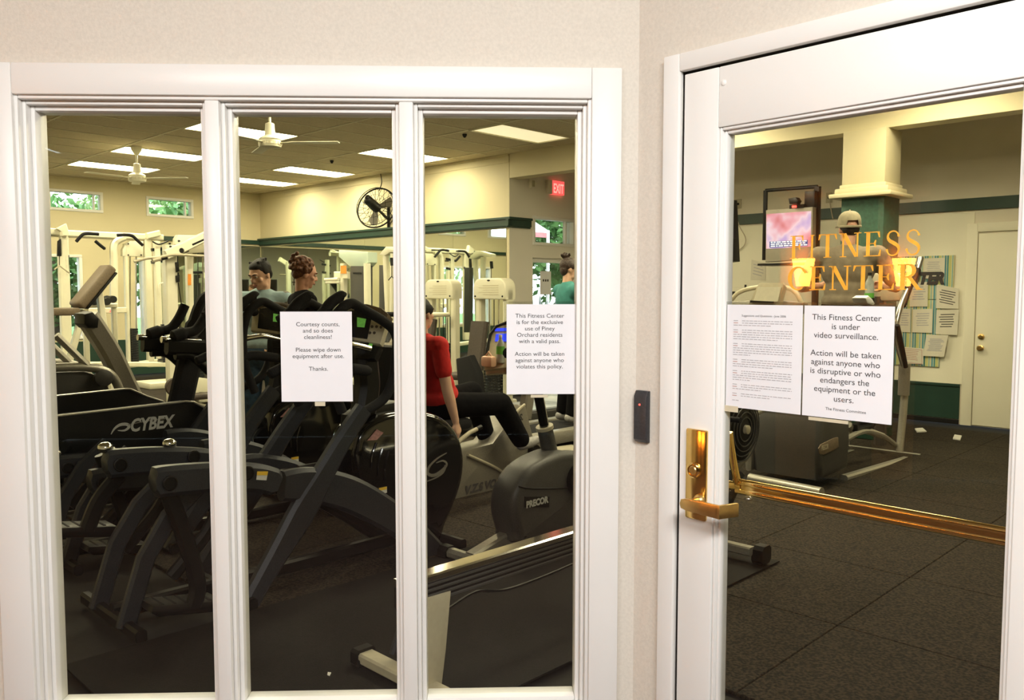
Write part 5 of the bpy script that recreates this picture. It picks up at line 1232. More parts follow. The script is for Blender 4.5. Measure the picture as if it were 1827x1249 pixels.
# ---- stationary bike console over the small-print page
t = thing('stationary_bike', 'bike with a square beige console showing over the small print page', 'exercise bike', R(4.15, 6.2))
b6 = 7.25
mb = MB(); mb.prism(pb(b6, (1334, 546), (1352, 507), (1356, 504), (1397, 504), (1399, 508), (1391, 541), (1390, 546)), (B * 0.06 - Z * 0.03), 0.01); cn = obj('console', mb, 'beige_plastic', t)
mb = MB(); mb.prism(pb(b6 - 0.01, (1343, 540), (1353, 512), (1394, 512), (1388, 538)), -B * 0.002); obj('console_face', mb, 'white_plaque', cn, smooth=False)
mb = MB(); mb.prism(pb(b6 - 0.012, (1339, 536), (1381, 538), (1381, 541), (1339, 540)), -B * 0.01); obj('reading_rack', mb, 'black_plastic', cn, smooth=False)
mb = MB(); mb.tube(cr(pb(b6 + 0.2, (1302, 540), (1318, 522), (1350, 513), (1400, 513), (1420, 523), (1430, 542))), 0.022, 10); obj('handle_loop', mb, 'beige_plastic', t)
mb = MB(); mb.prism(pb(b6 + 0.05, (1296, 538), (1338, 536), (1400, 537), (1430, 541), (1432, 560), (1296, 560)), B * 0.14, 0.01); obj('console_tray', mb, 'silver_paint', t)
mb = MB(); mb.bar([pb(b6 + .1, (1362, 556))[0], flo(pb(b6 + .1, (1362, 556))[0]) + Z * .05], 0.12, 0.1, A, .02); m0_ = flo(pb(b6 + .1, (1362, 556))[0]); mb.bar([m0_ - A * .02 + Z * .05, m0_ + A * .5 + Z * .05 + B * .2], .1, .1, Z); mb.bar([m0_ + Z * .05 - B * .0, m0_ + Z * .05 + B * .7], .08, .09, A); obj('mast', mb, 'grey_mid', t)
mb = MB(); mb.bar(pb(b6 + .3, (1288, 513), (1312, 513)), 0.03, 0.03, A); mb.bar(pb(b6 + .3, (1330, 508), (1330, 517)), .02, .02, A); mb.bar(pb(b6 + .3, (1312, 513), (1330, 512)), 0.012, 0.012, A); mb.prism(pb(b6 + .3, (1287, 521), (1305, 520), (1306, 532), (1287, 534)), B * .08, .01); mb.bar([pb(b6 + .32, (1296, 515))[0], pb(b6 + .2, (1300, 548))[0]], .03, .03, A); obj('phone_rack', mb, 'black_plastic', t)
mb = MB(); mb.prism([m0_ + B * x + A * .3 + Z * z for x, z in ((0.1, .1), (.1, .5), (.3, .62), (.6, .55), (.7, .3), (.65, .1))], A * 0.2, .04, 3); obj('body_shell', mb, 'grey_plastic', t)
# ---- white weight machines
def stack(par, c, wd, n_, z0, dp=0.10, th=0.035):
    first = None
    for k in range(n_):
        p = c + Z * (z0 + k * (th + 0.004) + th / 2)
        if first is None:
            mb = MB(); mb.box(p, wd, dp, th, (A, B, Z), 0.004, 1); first = obj('weight_plate', mb, 'screen_dark', par); f0 = p
        else:
            o = first.copy(); COL.objects.link(o); o.location = first.location + (p - f0)
def tower(a, b, label, w_=0.62, h=1.72, extra=True, side=1):
    t = thing('weight_machine', label, 'weight machine', R(a, b), 'white weight machines')
    c = R(a, b)
    for s in (-1, 1):
        mb = MB(); mb.bar([c + A * s * (w_ / 2 - 0.05) + Z * 0.05, c + A * s * (w_ / 2 - 0.05) + Z * (h - 0.15)], 0.10, 0.12, B, 0.02); obj('post', mb, 'white_powder', t)
        mb = MB(); mb.tube([c + A * s * 0.09 + Z * 0.2, c + A * s * 0.09 + Z * (h - 0.2)], 0.011, 8); obj('guide_rod', mb, 'chrome', t)
    mb = MB(); pr = [(-w_ / 2, h - 0.28)] + [(-w_ / 2 + 0.13 - 0.13 * math.cos(x), h - 0.13 + 0.13 * math.sin(x)) for x in (0, .4, .8, 1.2, 1.57)] + [(w_ / 2 - 0.13 + 0.13 * math.sin(x), h - 0.13 + 0.13 * math.cos(x)) for x in (0, .4, .8, 1.2, 1.57)] + [(w_ / 2, h - 0.28)]
    mb.prism([c + A * x + Z * z - B * 0.10 for x, z in pr], B * 0.2, 0.02, 3); hd = obj('top_cover', mb, 'white_powder', t)
    q = c - B * 0.103; l_ = MB()
    for i in range(5): l_.span(q + A * (-0.19) + Z * (h - 0.10 - i * 0.03), A * (0.38 if i % 2 else 0.30), -B * 0.002, Z * 0.008)
    obj('printed_lines', l_, 'tape', hd, smooth=False)
    mb = MB()
    for s in (-1, 1): mb.ell(q + A * s * (w_ / 2 - .05) + Z * (h - .24), (.014, .01, .014), (A, B, Z), 8, 6)
    mb.ell(q + Z * (h - 0.03), (.03, .006, .012), (A, B, Z), 8, 6); obj('cover_bolts', mb, 'black_plastic', hd)
    stack(t, c, 0.30, 16, 0.18)
    mb = MB(); mb.bar([c + Z * 0.9, c + Z * (h - .25)], 0.012, 0.012, A); obj('cable', mb, 'black_plastic', t)
    mb = MB(); mb.span(c - A * w_ / 2 - B * 0.13, A * w_, B * 0.26, Z * 0.12, 0.02); mb.bar([c - B * .1 + Z * .05, c - B * 1.15 + Z * 0.05], 0.08, 0.09, A); mb.bar([c - B * 1.1 - A * .3 + Z * .04, c - B * 1.1 + A * .3 + Z * .04], .07, .07, Z); obj('base_frame', mb, 'white_powder', t)
    mb = MB(); mb.bar([c - B * 0.55 + Z * 0.05, c - B * 0.55 + Z * 0.42], 0.08, 0.08, A); obj('seat_post', mb, 'white_powder', t)
    mb = MB(); mb.box(c - B * 0.6 + Z * 0.46, 0.32, 0.42, 0.08, (A, B, Z), 0.03); obj('seat', mb, 'pad_brown', t)
    mb = MB(); mb.bar([c - B * 0.36 + Z * 0.52, c - B * 0.26 + Z * 1.15], 0.09, 0.30, A, 0.03); obj('back_pad', mb, 'pad_brown', t)
    if extra:
        mb = MB(); e = c - B * 0.2 + Z * 1.22; mb.bar([e - A * 0.35, e + A * 0.35], 0.06, 0.06, B); mb.tube([e - A * .35, e - A * .36 - B * .45], .025, 10); mb.tube([e + A * .35, e + A * .36 - B * .45], .025, 10); obj('press_arm', mb, 'white_powder', t)
        for s in (-1, 1):
            mb = MB(); mb.tube([e + A * s * .36 - B * .42, e + A * s * .36 - B * .62], .035, 10); obj('grip', mb, 'black_foam', t)
    return t
tower(9.28, 8.02, 'white weight machine with a rounded plaque behind the woman in red')
tower(8.05, 7.85, 'white weight machine with a rounded plaque left of the exit door window', extra=False)
# black padded seat back between
mb = MB(); q = pb(6.9, (812, 640), (836, 634), (851, 668), (858, 735), (845, 770), (822, 770)); mb.prism(q, B * 0.12, 0.03); tb_ = obj('exercise_bench', mb, 'black_foam'); tag(tb_, 'black padded bench back in front of the woman in red', 'bench')
mb = MB(); c = flo(pb(7.0, (838, 760))[0]); mb.bar([c + Z * .04, c + Z * .5], .08, .08, A); mb.bar([c + Z * .04 - A * .25, c + Z * .04 + A * .25], .08, .07, Z); mb.bar([c + Z * .04, c + Z * .04 + B * .6], .08, .07, A); obj('bench_frame', mb, 'white_powder', tb_)

def PXT(a, par):
    def f(name, m, kind, *args, **kw):
        return None
    return f
def white_post(par, a, x, y0, y1, wd, dp=0.10, m='white_powder', name='post'):
    q = pa(a, (x, y0), (x, y1)); z0 = q[1].z
    top = q[0]; bot = V((top.x, top.y, max(z0, 0.03)))
    mb = MB(); mb.bar([bot, top], wd, dp, A, 0.015); return obj(name, mb, m, par)

# tall cable tower with a dark mesh panel
t = thing('cable_tower', 'tall white cable tower with a dark mesh panel and an orange sticker', 'weight machine', R(13.1, 8.2), 'white weight machines')
bT = 8.25
q = pb(bT, (604, 446), (656, 450), (656, 468), (649, 476), (624, 476), (604, 458)); mb = MB(); mb.prism(q, B * 0.2, 0.015); obj('top_cover', mb, mat('pale_cyan', (0.55, 0.66, 0.56), 0.3, scale=5, amt=.05), t)
q = pb(bT, (625, 474), (651, 474), (651, 640), (625, 640)); mb = MB(); mb.prism(q, B * 0.16, 0.01); pn_ = obj('mesh_panel', mb, 'grey_plastic', t)
mb = MB(); mb.prism(pb(bT - .01, (630, 486), (645, 486), (645, 489), (630, 489)), -B * .003); obj('panel_slot', mb, 'black_plastic', pn_, smooth=False)
for x in (613, 655):
    q = pb(bT, (x, 470))[0]; mb = MB(); mb.bar([flo(q) + Z * .05, q], 0.09, 0.1, B, .015); obj('post', mb, 'white_powder', t)
mb = MB(); mb.prism(pb(bT - .06, (608, 474), (618, 474), (618, 488), (608, 488)), -B * .004); obj('orange_sticker', mb, 'sticker_orange', t, smooth=False)
mb = MB(); q = pb(bT, (600, 491), (624, 491)); mb.bar(q, .12, .1, B); mb.bar(pb(bT - .2, (580, 499), (604, 498)), .05, .05, B); mb.bar(pb(bT - .2, (582, 504), (606, 504)), .04, .04, B); obj('carriage', mb, 'white_powder', t)
q = pb(bT, (636, 640))[0]; mb = MB(); mb.span(flo(q) - A * .5 - B * .2, A * 1.0, B * .5, Z * .1, .02); obj('base_frame', mb, 'white_powder', t)
# slim pulley tower near the middle mullion
t = thing('pulley_tower', 'slim white pulley tower with a hanging black strap by the mirror', 'weight machine', R(11.3, 8.0), 'white weight machines')
bT = 7.9
for x0, x1 in ((680, 690), (694, 695)):
    q = pb(bT, (x0 + 8, 452), (x1 + 4, 600)); mb = MB(); mb.bar([flo(q[1]) + Z * .04, q[1], q[0]], 0.08, 0.08, B, .015); obj('post', mb, 'white_powder', t)
mb = MB(); mb.prism(pb(bT - .05, (676, 455), (688, 440), (696, 440), (716, 446), (716, 452), (696, 450), (686, 456)), B * .12, .01); obj('head', mb, 'white_powder', t)
mb = MB(); mb.prism(pb(bT, (676, 473), (685, 473), (685, 600), (676, 600)), B * .1, .01); obj('weight_shroud', mb, 'grey_plastic', t)
mb = MB(); mb.bar(pb(bT - .1, (699, 460), (700, 474)), .05, .05, B); mb.tube(pb(bT - .1, (693, 500), (699, 493), (703, 498)), .008, 6); mb.tube(pb(bT - .1, (699, 474), (699, 493)), .006, 6); obj('strap_handle', mb, 'black_plastic', t)
q = flo(pb(bT, (690, 600))[0]); mb = MB(); mb.span(q - A * .3 - B * .3, A * .6, B * .6, Z * .08, .02); obj('base_frame', mb, 'white_powder', t)

# cable crossover against the far wall
aC = 14.4
t = thing('cable_crossover', 'white cable crossover with black pull-up handles under the small high windows', 'weight machine', R(aC, 4.9), 'white weight machines')
white_post(t, aC, 113, 412, 645, 0.12); white_post(t, aC, 107, 455, 645, 0.06)
white_post(t, aC, 223, 435, 655, 0.055); white_post(t, aC, 262, 424, 655, 0.11)
mb = MB(); mb.bar(pa(aC, (85, 412), (112, 416), (290, 424)), 0.10, 0.10, A, .015); obj('top_beam', mb, 'white_powder', t)
mb = MB(); mb.bar(pa(aC - 0.1, (262, 421), (284, 416)), .1, .1, A, .015); mb.bar(pa(aC - .1, (106, 412), (112, 404), (116, 420)), .12, .1, A); obj('beam_bracket', mb, 'white_powder', t)
for px in ([(136, 431), (146, 420), (153, 417), (165, 417), (176, 418)], [(209, 420), (224, 419), (236, 421), (244, 428), (255, 438)], [(170, 430), (178, 437), (187, 444)]):
    mb = MB(); mb.tube(cr(pa(aC - 0.25, *px)), 0.026, 10); mb.tube([pa(aC - .25, px[2])[0], pa(aC, px[2])[0]], .015, 6); obj('pull_up_handle', mb, 'black_foam', t)
mb = MB(); mb.prism(pa(aC - 0.05, (219, 457), (219, 445), (224, 436), (233, 430), (256, 430), (256, 458)), A * 0.1, .012); tc_ = obj('top_cover', mb, 'white_powder', t)
mb = MB()
for px in ((229, 435), (229, 455), (252, 455)): mb.ell(pa(aC - .06, px)[0], .014, None, 8, 6)
obj('cover_bolts', mb, 'black_plastic', tc_)
mb = MB(); q = pa(aC - .02, (203, 560), (203, 470), (203, 440), (209, 430), (222, 424)); mb.bar(cr(q), 0.11, 0.12, A, .03); obj('curved_post', mb, 'white_powder', t)
for x in (232, 243): 
    mb = MB(); mb.tube(pa(aC, (x, 456), (x, 640)), .012, 8); obj('guide_rod', mb, 'chrome', t)
q = pa(aC + .02, (238, 640))[0]; stack(t, V((q.x, q.y, 0)), 0.22, 15, 0.35)
mb = MB(); mb.bar(pa(aC - .1, (155, 555), (224, 553)), 0.09, 0.09, A, .01); obj('cross_bar', mb, 'white_powder', t)
mb = MB(); mb.ell(pa(aC - .16, (199, 555))[0], (.03, .01, .02), (B, A, Z), 10, 6); obj('red_emblem', mb, 'led_red', t)
mb = MB(); mb.bar(pa(aC, (216, 653), (300, 643)), .09, .1, A, .015); mb.bar(pa(aC - .4, (100, 650), (300, 650)), .08, .1, A, .015); obj('base_frame', mb, 'white_powder', t)
mb = MB(); mb.prism(pa(aC - .1, (104, 430), (109, 426), (110, 457), (103, 457)), A * .06, .01); mb.tube(pa(aC - .1, (106, 457), (106, 475)), .006, 6); obj('cable_pulley', mb, 'black_plastic', t)
mb = MB(); q = pa(aC - .15, (97, 481), (106, 474), (124, 487)); mb.tube(q, .012, 6); obj('rope_handle', mb, 'beige_plastic', t)
mb = MB(); mb.prism(pa(aC - .05, (115, 455), (124, 455), (124, 494), (117, 494)), A * .05, .01); obj('stack_shroud', mb, 'screen_dark', t)

# lat pull-down machine
aL = 11.2
t = thing('lat_machine', 'white lat pull-down machine with a slanting arm and an orange sticker', 'weight machine', R(aL, 4.6), 'white weight machines')
white_post(t, aL, 302, 437, 722, 0.155, 0.12); white_post(t, aL + .2, 336, 440, 720, 0.08)
white_post(t, aL + .5, 375, 420, 700, 0.10)
mb = MB(); mb.bar(pa(aL - .1, (296, 455), (330, 440), (366, 422), (400, 404)), 0.13, 0.08, A, .015); obj('slant_arm', mb, 'white_powder', t)
mb = MB(); mb.bar(pa(aL - .08, (284, 463), (306, 456), (335, 446)), 0.05, 0.06, A, .012); mb.bar(pa(aL - .12, (342, 437), (364, 427)), .04, .05, A); obj('arm_pad', mb, 'black_plastic', t)
mb = MB(); mb.tube(cr(pa(aL - .2, (239, 467), (262, 461), (284, 459), (305, 455), (330, 455), (366, 457), (400, 458))), 0.018, 10); lb_ = obj('pull_bar', mb, 'beige_plastic', t)
mb = MB(); mb.tube(pa(aL - .2, (272, 465), (286, 461)), .03, 8); obj('bar_grip', mb, 'beige_plastic', lb_)
mb = MB(); mb.prism(pa(aL + .05, (313, 436), (313, 426), (318, 419), (366, 420), (380, 424), (380, 450), (330, 452)), A * .1, .012); tc_ = obj('top_plate', mb, 'white_powder', t)
for px in ((319, 430), (317, 447), (304, 440)):
    mb = MB(); mb.lathe([(.016, 0), (.012, .02)], pa(aL - .09, px)[0], -A, 10); obj('bolt', mb, 'black_plastic', tc_)
mb = MB(); mb.lathe([(.035, -.02), (.03, 0), (.035, .02)], pa(aL - .12, (323, 447))[0], A, 14); mb.prism(pa(aL - .1, (314, 468), (319, 467), (321, 484), (316, 486)), A * .05, .01); mb.prism(pa(aL - .1, (315, 492), (321, 490), (321, 503), (316, 504)), A * .05, .01); mb.tube(pa(aL - .1, (317, 450), (317, 468)), .006, 6); mb.tube(pa(aL - .1, (318, 486), (318, 492)), .01, 6); mb.tube(pa(aL - .1, (318, 504), (326, 560)), .007, 6); obj('cable_pulley', mb, 'black_plastic', t)
mb = MB(); mb.prism(pa(aL + .14, (335, 489), (341, 489), (341, 509), (335, 509)), -A * .004); obj('orange_sticker', mb, 'sticker_orange', t, smooth=False)
for x in (344, 362):
    mb = MB(); mb.tube(pa(aL + .3, (x, 456), (x, 690)), .012, 8); obj('guide_rod', mb, 'chrome', t)
mb = MB(); mb.prism(pa(aL + .26, (346, 484), (361, 484), (361, 488), (346, 488)), A * .1, .004); mb.tube(pa(aL + .3, (353, 450), (353, 600)), .006, 6); obj('top_plate_stack', mb, 'screen_dark', t)
q = pa(aL + .3, (353, 690))[0]; stack(t, V((q.x, q.y, 0)), 0.2, 12, 0.25, 0.12, 0.04)
mb = MB(); mb.prism(pa(aL - .3, (342, 680), (344, 672), (372, 676), (372, 700), (356, 700), (356, 720), (348, 720)), A * .1, .01); mb.bar(pa(aL - .3, (320, 716), (392, 738)), .12, .12, A, .02); obj('base_frame', mb, 'white_powder', t)
mb = MB(); mb.bar([V((*pa(aL, (302, 722))[0].xy, .06)), V((*pa(aL, (400, 722))[0].xy, .06))], .1, .12, A); mb.bar([V((*pa(aL - .6, (330, 722))[0].xy, .05)), V((*pa(aL + .4, (330, 722))[0].xy, .05))], .1, .1, Z); obj('floor_frame', mb, 'white_powder', t)
for px in ((310, 690), (365, 690)):
    mb = MB(); mb.lathe([(.11, -.03), (.12, 0), (.11, .03), (.03, .03)], pa(aL - .2, px)[0], A, 18); obj('knee_roller', mb, 'pad_brown', t)
mb = MB(); mb.box(pa(aL - .3, (352, 706))[0], .35, .35, .08, (A, B, Z), .03); obj('seat', mb, 'pad_brown', t)
# a further white frame behind, hinted between the posts
t = thing('weight_machine', 'pale green looking weight frame between the crossover and the lat machine', 'weight machine', R(13.6, 5.9), 'white weight machines')
white_post(t, 13.6, 279, 430, 640, .09); white_post(t, 13.6, 292, 470, 640, .05)
mb = MB(); mb.bar(pa(13.6, (270, 446), (296, 443)), .05, .05, A); mb.bar(pa(13.6, (270, 468), (296, 465)), .05, .05, A); obj('cross_bar', mb, 'screen_dark', t)
mb = MB(); mb.tube(cr(pa(13.5, (272, 431), (284, 436), (300, 430))), .012, 6); obj('cable', mb, 'black_plastic', t)
mb = MB(); mb.tube(cr(pa(13.5, (284, 522), (284, 508), (290, 505), (297, 505))), .014, 6); obj('handle', mb, 'white_powder', t)
q = pa(13.6, (290, 600))[0]; stack(t, V((q.x, q.y, 0)), .22, 16, .4)
mb = MB(); mb.span(flo(q) - A * .3 - B * .35, A * .6, B * .7, Z * .1, .02); obj('base_frame', mb, 'white_powder', t)

# incline bench with a tan pad
t = thing('incline_bench', 'incline bench with a thick tan back pad before the tall window', 'bench', R(11.8, 3.4))
q = pa(11.6, (205, 478), (150, 545)); dq = (q[1] - q[0]).normalized(); nq = dq.cross(A).normalized()
if nq.z < 0: nq = -nq
mb = MB(); mb.box((q[0] + q[1]) / 2 + A * .25, (q[1] - q[0]).length * 1.0 + .05, .36, .13, (dq, A, nq), .04, 3); obj('back_pad', mb, 'pad_tan', t)
mb = MB(); mb.box((q[0] + q[1]) / 2 + A * .25 - nq * .08, (q[1] - q[0]).length * .96, .34, .03, (dq, A, nq), .006); obj('pad_board', mb, 'black_plastic', t)
c = (q[0] + q[1]) / 2 + A * .25 - nq * .1
mb = MB(); mb.bar([c, flo(c) + Z * .05 + B * .15], .08, .08, A); mb.bar([q[1] + A * .25 - nq * .1, flo(q[1]) + A * .25 - B * .3 + Z * .05], .08, .08, A); mb.bar([flo(q[1]) + A * .25 - B * .5 + Z * .05, flo(c) + A * 0 + B * .5 + Z * .05], .09, .09, A); obj('bench_frame', mb, 'white_powder', t)
mb = MB(); mb.box(q[1] + A * .25 - B * .22 - Z * .08, .42, .34, .10, (B, A, Z), .03); obj('seat', mb, 'pad_tan', t)
# dumbbell odds and ends under the bench pad
mb = MB(); c = pa(12.5, (182, 535))[0]
t = thing('bar_rack', 'white dumbbell rack with dark weights behind the tan pad', 'rack', flo(c))
mb.bar(pa(12.5, (150, 545), (205, 545)), .06, .2, A); 
for x in (152, 203): mb.bar([pa(12.5, (x, 548))[0], flo(pa(12.5, (x, 548))[0])], .07, .07, A)
obj('rack_frame', mb, 'white_powder', t)
for k in range(4):
    p = pa(12.45, (162 + k * 11, 538 - (k % 2) * 4))[0]; mb = MB(); mb.lathe([(.05, -.16), (.055, -.08), (.02, -.075), (.02, .075), (.055, .08), (.05, .16)], p, A, 12); tag(obj('dumbbell', mb, 'screen_dark'), 'dark dumbbell, ' + ('first', 'second', 'third', 'last')[k] + ' along the white rack counted from the tan pad', 'dumbbell', 'dumbbells on the white rack')
# ================================================================== people
def blob(name, mb, voxel, m, parent, it=5, fac=0.5):
    me = bpy.data.meshes.new('tmp'); me.from_pydata([tuple(v) for v in mb.v], [], mb.f)
    bm = bmesh.new(); bm.from_mesh(me); bmesh.ops.recalc_face_normals(bm, faces=list(bm.faces)); bm.to_mesh(me); bm.free()
    o = bpy.data.objects.new('tmp', me); COL.objects.link(o)
    r = o.modifiers.new('r', 'REMESH'); r.mode = 'VOXEL'; r.voxel_size = voxel
    s = o.modifiers.new('s', 'SMOOTH'); s.iterations = it; s.factor = fac
    dg = bpy.context.evaluated_depsgraph_get()
    e = bpy.data.meshes.new_from_object(o.evaluated_get(dg))
    out = MB(); out.v = [v.co.copy() for v in e.vertices]; out.f = [tuple(p.vertices) for p in e.polygons]
    bpy.data.objects.remove(o); bpy.data.meshes.remove(me); bpy.data.meshes.remove(e)
    return obj(name, out, m, parent, ang=80)

STAND = dict(pelvis=(0, 0, .95), waist=(0, .0, 1.10), chest=(0, .0, 1.28), neck=(0, -.015, 1.46), head=(0, .02, 1.62),
             shL=(-.185, -.01, 1.41), shR=(.185, -.01, 1.41), elL=(-.235, -.03, 1.13), elR=(.235, -.03, 1.13), wrL=(-.24, .08, .89), wrR=(.24, .08, .89),
             hiL=(-.09, 0, .92), hiR=(.09, 0, .92), knL=(-.10, .03, .50), knR=(.10, .03, .50), anL=(-.10, -.02, .09), anR=(.10, -.02, .09), toL=(-.115, .15, .03), toR=(.115, .15, .03))

def hand(mb, w, d, n, curl=0.9, side=1, s=1.0):
    # palm from wrist w along d, palm facing n, five fingers curling towards n, thumb from the side of the palm
    d = d.normalized(); n = (n - d * n.dot(d)).normalized(); x = d.cross(n) * side
    for i, (o_, L, l) in enumerate(((0.028, .075, .078), (0.0095, .082, .088), (-0.0095, .078, .082), (-0.027, .068, .064))):
        k = w + d * L * s + x * o_ * s
        mb.cap(w + d * .008 + x * o_ * 0.45 * s, k, .015 * s, .0115 * s, 8)
        a = k; ang = curl * 0.55
        for j, (f_, r_) in enumerate(((.48, .0092), (.30, .0084), (.22, .0076))):
            b = a + (d * math.cos(ang) + n * math.sin(ang)) * (l * f_ * s)
            mb.cap(a, b, r_ * s + .0006, r_ * s, 8); a = b; ang += curl
    t0 = w + d * .025 * s + x * .022 * s + n * .008; t1 = t0 + (d * .6 + x * .65 + n * .35).normalized() * .038 * s
    t2 = t1 + (d * .85 + x * .1 + n * .55 * curl).normalized() * .030 * s; t3 = t2 + (d * .8 - x * .15 + n * .8 * curl).normalized() * .024 * s
    mb.cap(t0, t1, .0145 * s, .0115 * s, 8); mb.cap(t1, t2, .0108 * s, .0098 * s, 8); mb.cap(t2, t3, .0098 * s, .0085 * s, 8)

def person(label, origin, fwd, J=None, s=1.0, wide=1.0, shirt='cloth_grey', pants='cloth_black', shoes='shoe_grey', skin='skin', sleeve=0.45, yaw=0, pitch=0, roll=0,
           hair=None, hair_m='hair_black', pw=1.0, grip=(.9, .9), palm=(None, None), sleeves2=None, tank=False, bust=0.0, cap_m=None):
    j = dict(STAND); j.update(J or {})
    fwd = V(fwd).normalized(); rt = fwd.cross(Z)
    O_ = V(origin)
    P = {k: v if isinstance(v, Vector) else O_ + rt * (v[0] * s * (wide if k[:2] in ('sh', 'el') else 1)) + fwd * (v[1] * s) + Z * (v[2] * s) for k, v in j.items()}
    t = thing('person', label, 'person', O_)
    up = (P['neck'] - P['pelvis']).normalized(); ax = (rt, fwd, up); 
    fx = (rt, (up.cross(rt)).normalized(), up)
    def torso(mb, g):
        q = s
        mb.ell(P['chest'] + up * .02 * q, ((.165 * wide + g) * q, (.108 * wide + g) * q, (.19 + g) * q), fx, 18, 12)
        mb.ell(P['waist'], ((.138 * wide + g) * q, (.10 * wide + g) * q, (.17 + g) * q), fx, 18, 12)
        for sd in ('L', 'R'):
            mb.cap(P['chest'] + up * .10 * q, P['sh' + sd] - up * .012 * q, (.075 + g) * q, (.058 * wide + g) * q)
            mb.cap(P['chest'] + up * .02 * q, P['sh' + sd] - up * .03 * q, (.09 + g) * q, (.05 + g) * q)
            if bust: mb.ell(P['chest'] + fx[1] * .085 * q + rt * (.07 if sd == 'R' else -.07) * q + up * .01, (bust + g, bust * .85 + g, bust + g), fx)
        mb.cap(P['chest'] + up * .13 * q, P['neck'] - up * .02 * q, (.08 + g) * q, (.052 + g) * q)
    def hips(mb, g):
        mb.ell(P['pelvis'] + up * .01, ((.160 * wide + g) * s, (.118 * wide + g) * s, (.13 + g) * s), fx, 18, 12)
    # head frame
    hu = up if abs(up.z) > .95 else (up + Z * 1.5).normalized()
    hf = (fwd - hu * fwd.dot(hu)).normalized()
    rm = Matrix.Rotation(roll, 3, hf) @ Matrix.Rotation(-yaw, 3, hu)
    hf = rm @ hf; hr = hf.cross(hu).normalized(); pm = Matrix.Rotation(pitch, 3, hr); hf = pm @ hf; hu2 = pm @ hu; hu2 = hr.cross(hf).normalized()
    H = P['head']; hx = (hr, hf, hu2)
    def h(x, y, z): return H + hr * (x * s) + hf * (y * s) + hu2 * (z * s)
    body = MB(); torso(body, 0); hips(body, 0)
    body.cap(P['neck'] - up * .03, h(0, -.02, -.05), .056 * s, .052 * s)
    body.ell(h(0, -.008, .025), (.073 * s, .092 * s, .092 * s), hx, 18, 12); body.ell(h(0, .022, -.04), (.058 * s, .066 * s, .072 * s), hx, 16, 10)
    body.cap(h(0, .055, -.085), h(0, .062, -.088), .024 * s, .020 * s); body.cap(h(-.03, .02, -.08), h(.03, .02, -.08), .028 * s, .028 * s)
    body.cap(h(0, .082, .018), h(0, .102, -.022), .009 * s, .0125 * s); body.cap(h(-.012, .092, -.026), h(.012, .092, -.026), .0085 * s, .0085 * s)
    for sd in (-1, 1):
        body.ell(h(sd * .074, -.008, -.012), (.010 * s, .018 * s, .031 * s), hx, 8, 8)
        body.ell(h(sd * .042, .056, -.022), (.022 * s, .022 * s, .02 * s), hx, 8, 8)
    body.cap(h(-.035, .078, .028), h(.035, .078, .028), .013 * s, .013 * s)
    body.cap(h(-.018, .083, -.056), h(.018, .083, -.056), .010 * s, .010 * s)
    pantm = MB(); shirtm = MB(); hips(pantm, .014); torso(shirtm, .014)
    shirtm.ell(P['pelvis'] + up * .08 * s, ((.158 * wide + .012) * s, (.115 * wide + .016) * s, .10 * s), fx, 18, 10)
    sl2 = MB()
    for i, sd in enumerate('LR'):
        a, b, c = P['sh' + sd], P['el' + sd], P['wr' + sd]
        body.cap(a, b, .050 * s * wide, .040 * s); body.cap(b, b + (c - b) * .35, .041 * s, .041 * s); body.cap(b + (c - b) * .35, c, .041 * s, .026 * s)
        d = (c - b).normalized(); n_ = palm[i] if palm[i] is not None else (rt if sd == 'L' else -rt)
        hand(body, c + d * .005, d, V(n_), grip[i], 1 if sd == 'L' else -1, s)
        if sleeve > 0:
            L = (b - a); e = a + L * min(sleeve, 1); (sl2 if sleeves2 else shirtm).cap(a - up * .005, e, .066 * s * wide, .062 * s if sleeve < 1 else .052 * s)
            if sleeve > 1: (sl2 if sleeves2 else shirtm).cap(b, b + (c - b) * (sleeve - 1), .052 * s, .042 * s)
        a, b, c, e = P['hi' + sd], P['kn' + sd], P['an' + sd], P['to' + sd]
        body.cap(a, b, .082 * s, .056 * s); body.cap(b, b + (c - b) * .3, .055 * s, .058 * s); body.cap(b + (c - b) * .3, c, .058 * s, .036 * s); body.cap(c - Z * .02, e, .035 * s, .028 * s)
        pantm.cap(a, b, .098 * s * (wide ** .5), .072 * s * pw); pantm.cap(b, c + (b - c) * .06, .072 * s * pw, .060 * s * pw)
        sm = MB(); hd = (c - b).normalized(); toe = (e - c); fd = (toe - hd * toe.dot(hd) * .7).normalized()
        td = toe.normalized(); sm.cap(c + hd * .035 * s - td * .025 * s, c + td * .08 * s + hd * .02, .046 * s, .044 * s); sm.cap(c + td * .08 * s + hd * .02, e + td * .012, .044 * s, .036 * s); sm.cap(c - hd * .01, c + hd * .03 * s, .043 * s, .046 * s)
        blob('shoe', sm, .010, shoes, t)
    blob('body', body, .0075, skin, t, 3)
    blob('trousers', pantm, .012, pants, t)
    if tank: shirtm.v = shirtm.v
    so = blob('shirt', shirtm, .011, shirt, t)
    if sleeves2: blob('sleeves', sl2, .011, sleeves2, t)
    # face
    for sd in (-1, 1):
        mb = MB(); mb.ell(h(sd * .031, .0765, .010), (.0145 * s, .010 * s, .0085 * s), hx, 12, 8); ey = obj('eye', mb, 'eye_white', t)
        mb = MB(); mb.ell(h(sd * .031, .0845, .0095), (.006 * s, .003 * s, .006 * s), hx, 10, 6); obj('iris', mb, 'eye_dark', ey)
        mb = MB(); mb.tube([h(sd * .014, .0915, .030), h(sd * .032, .089, .035), h(sd * .050, .077, .030)], [.004 * s, .0045 * s, .003 * s], 6); obj('eyebrow', mb, hair_m, t)
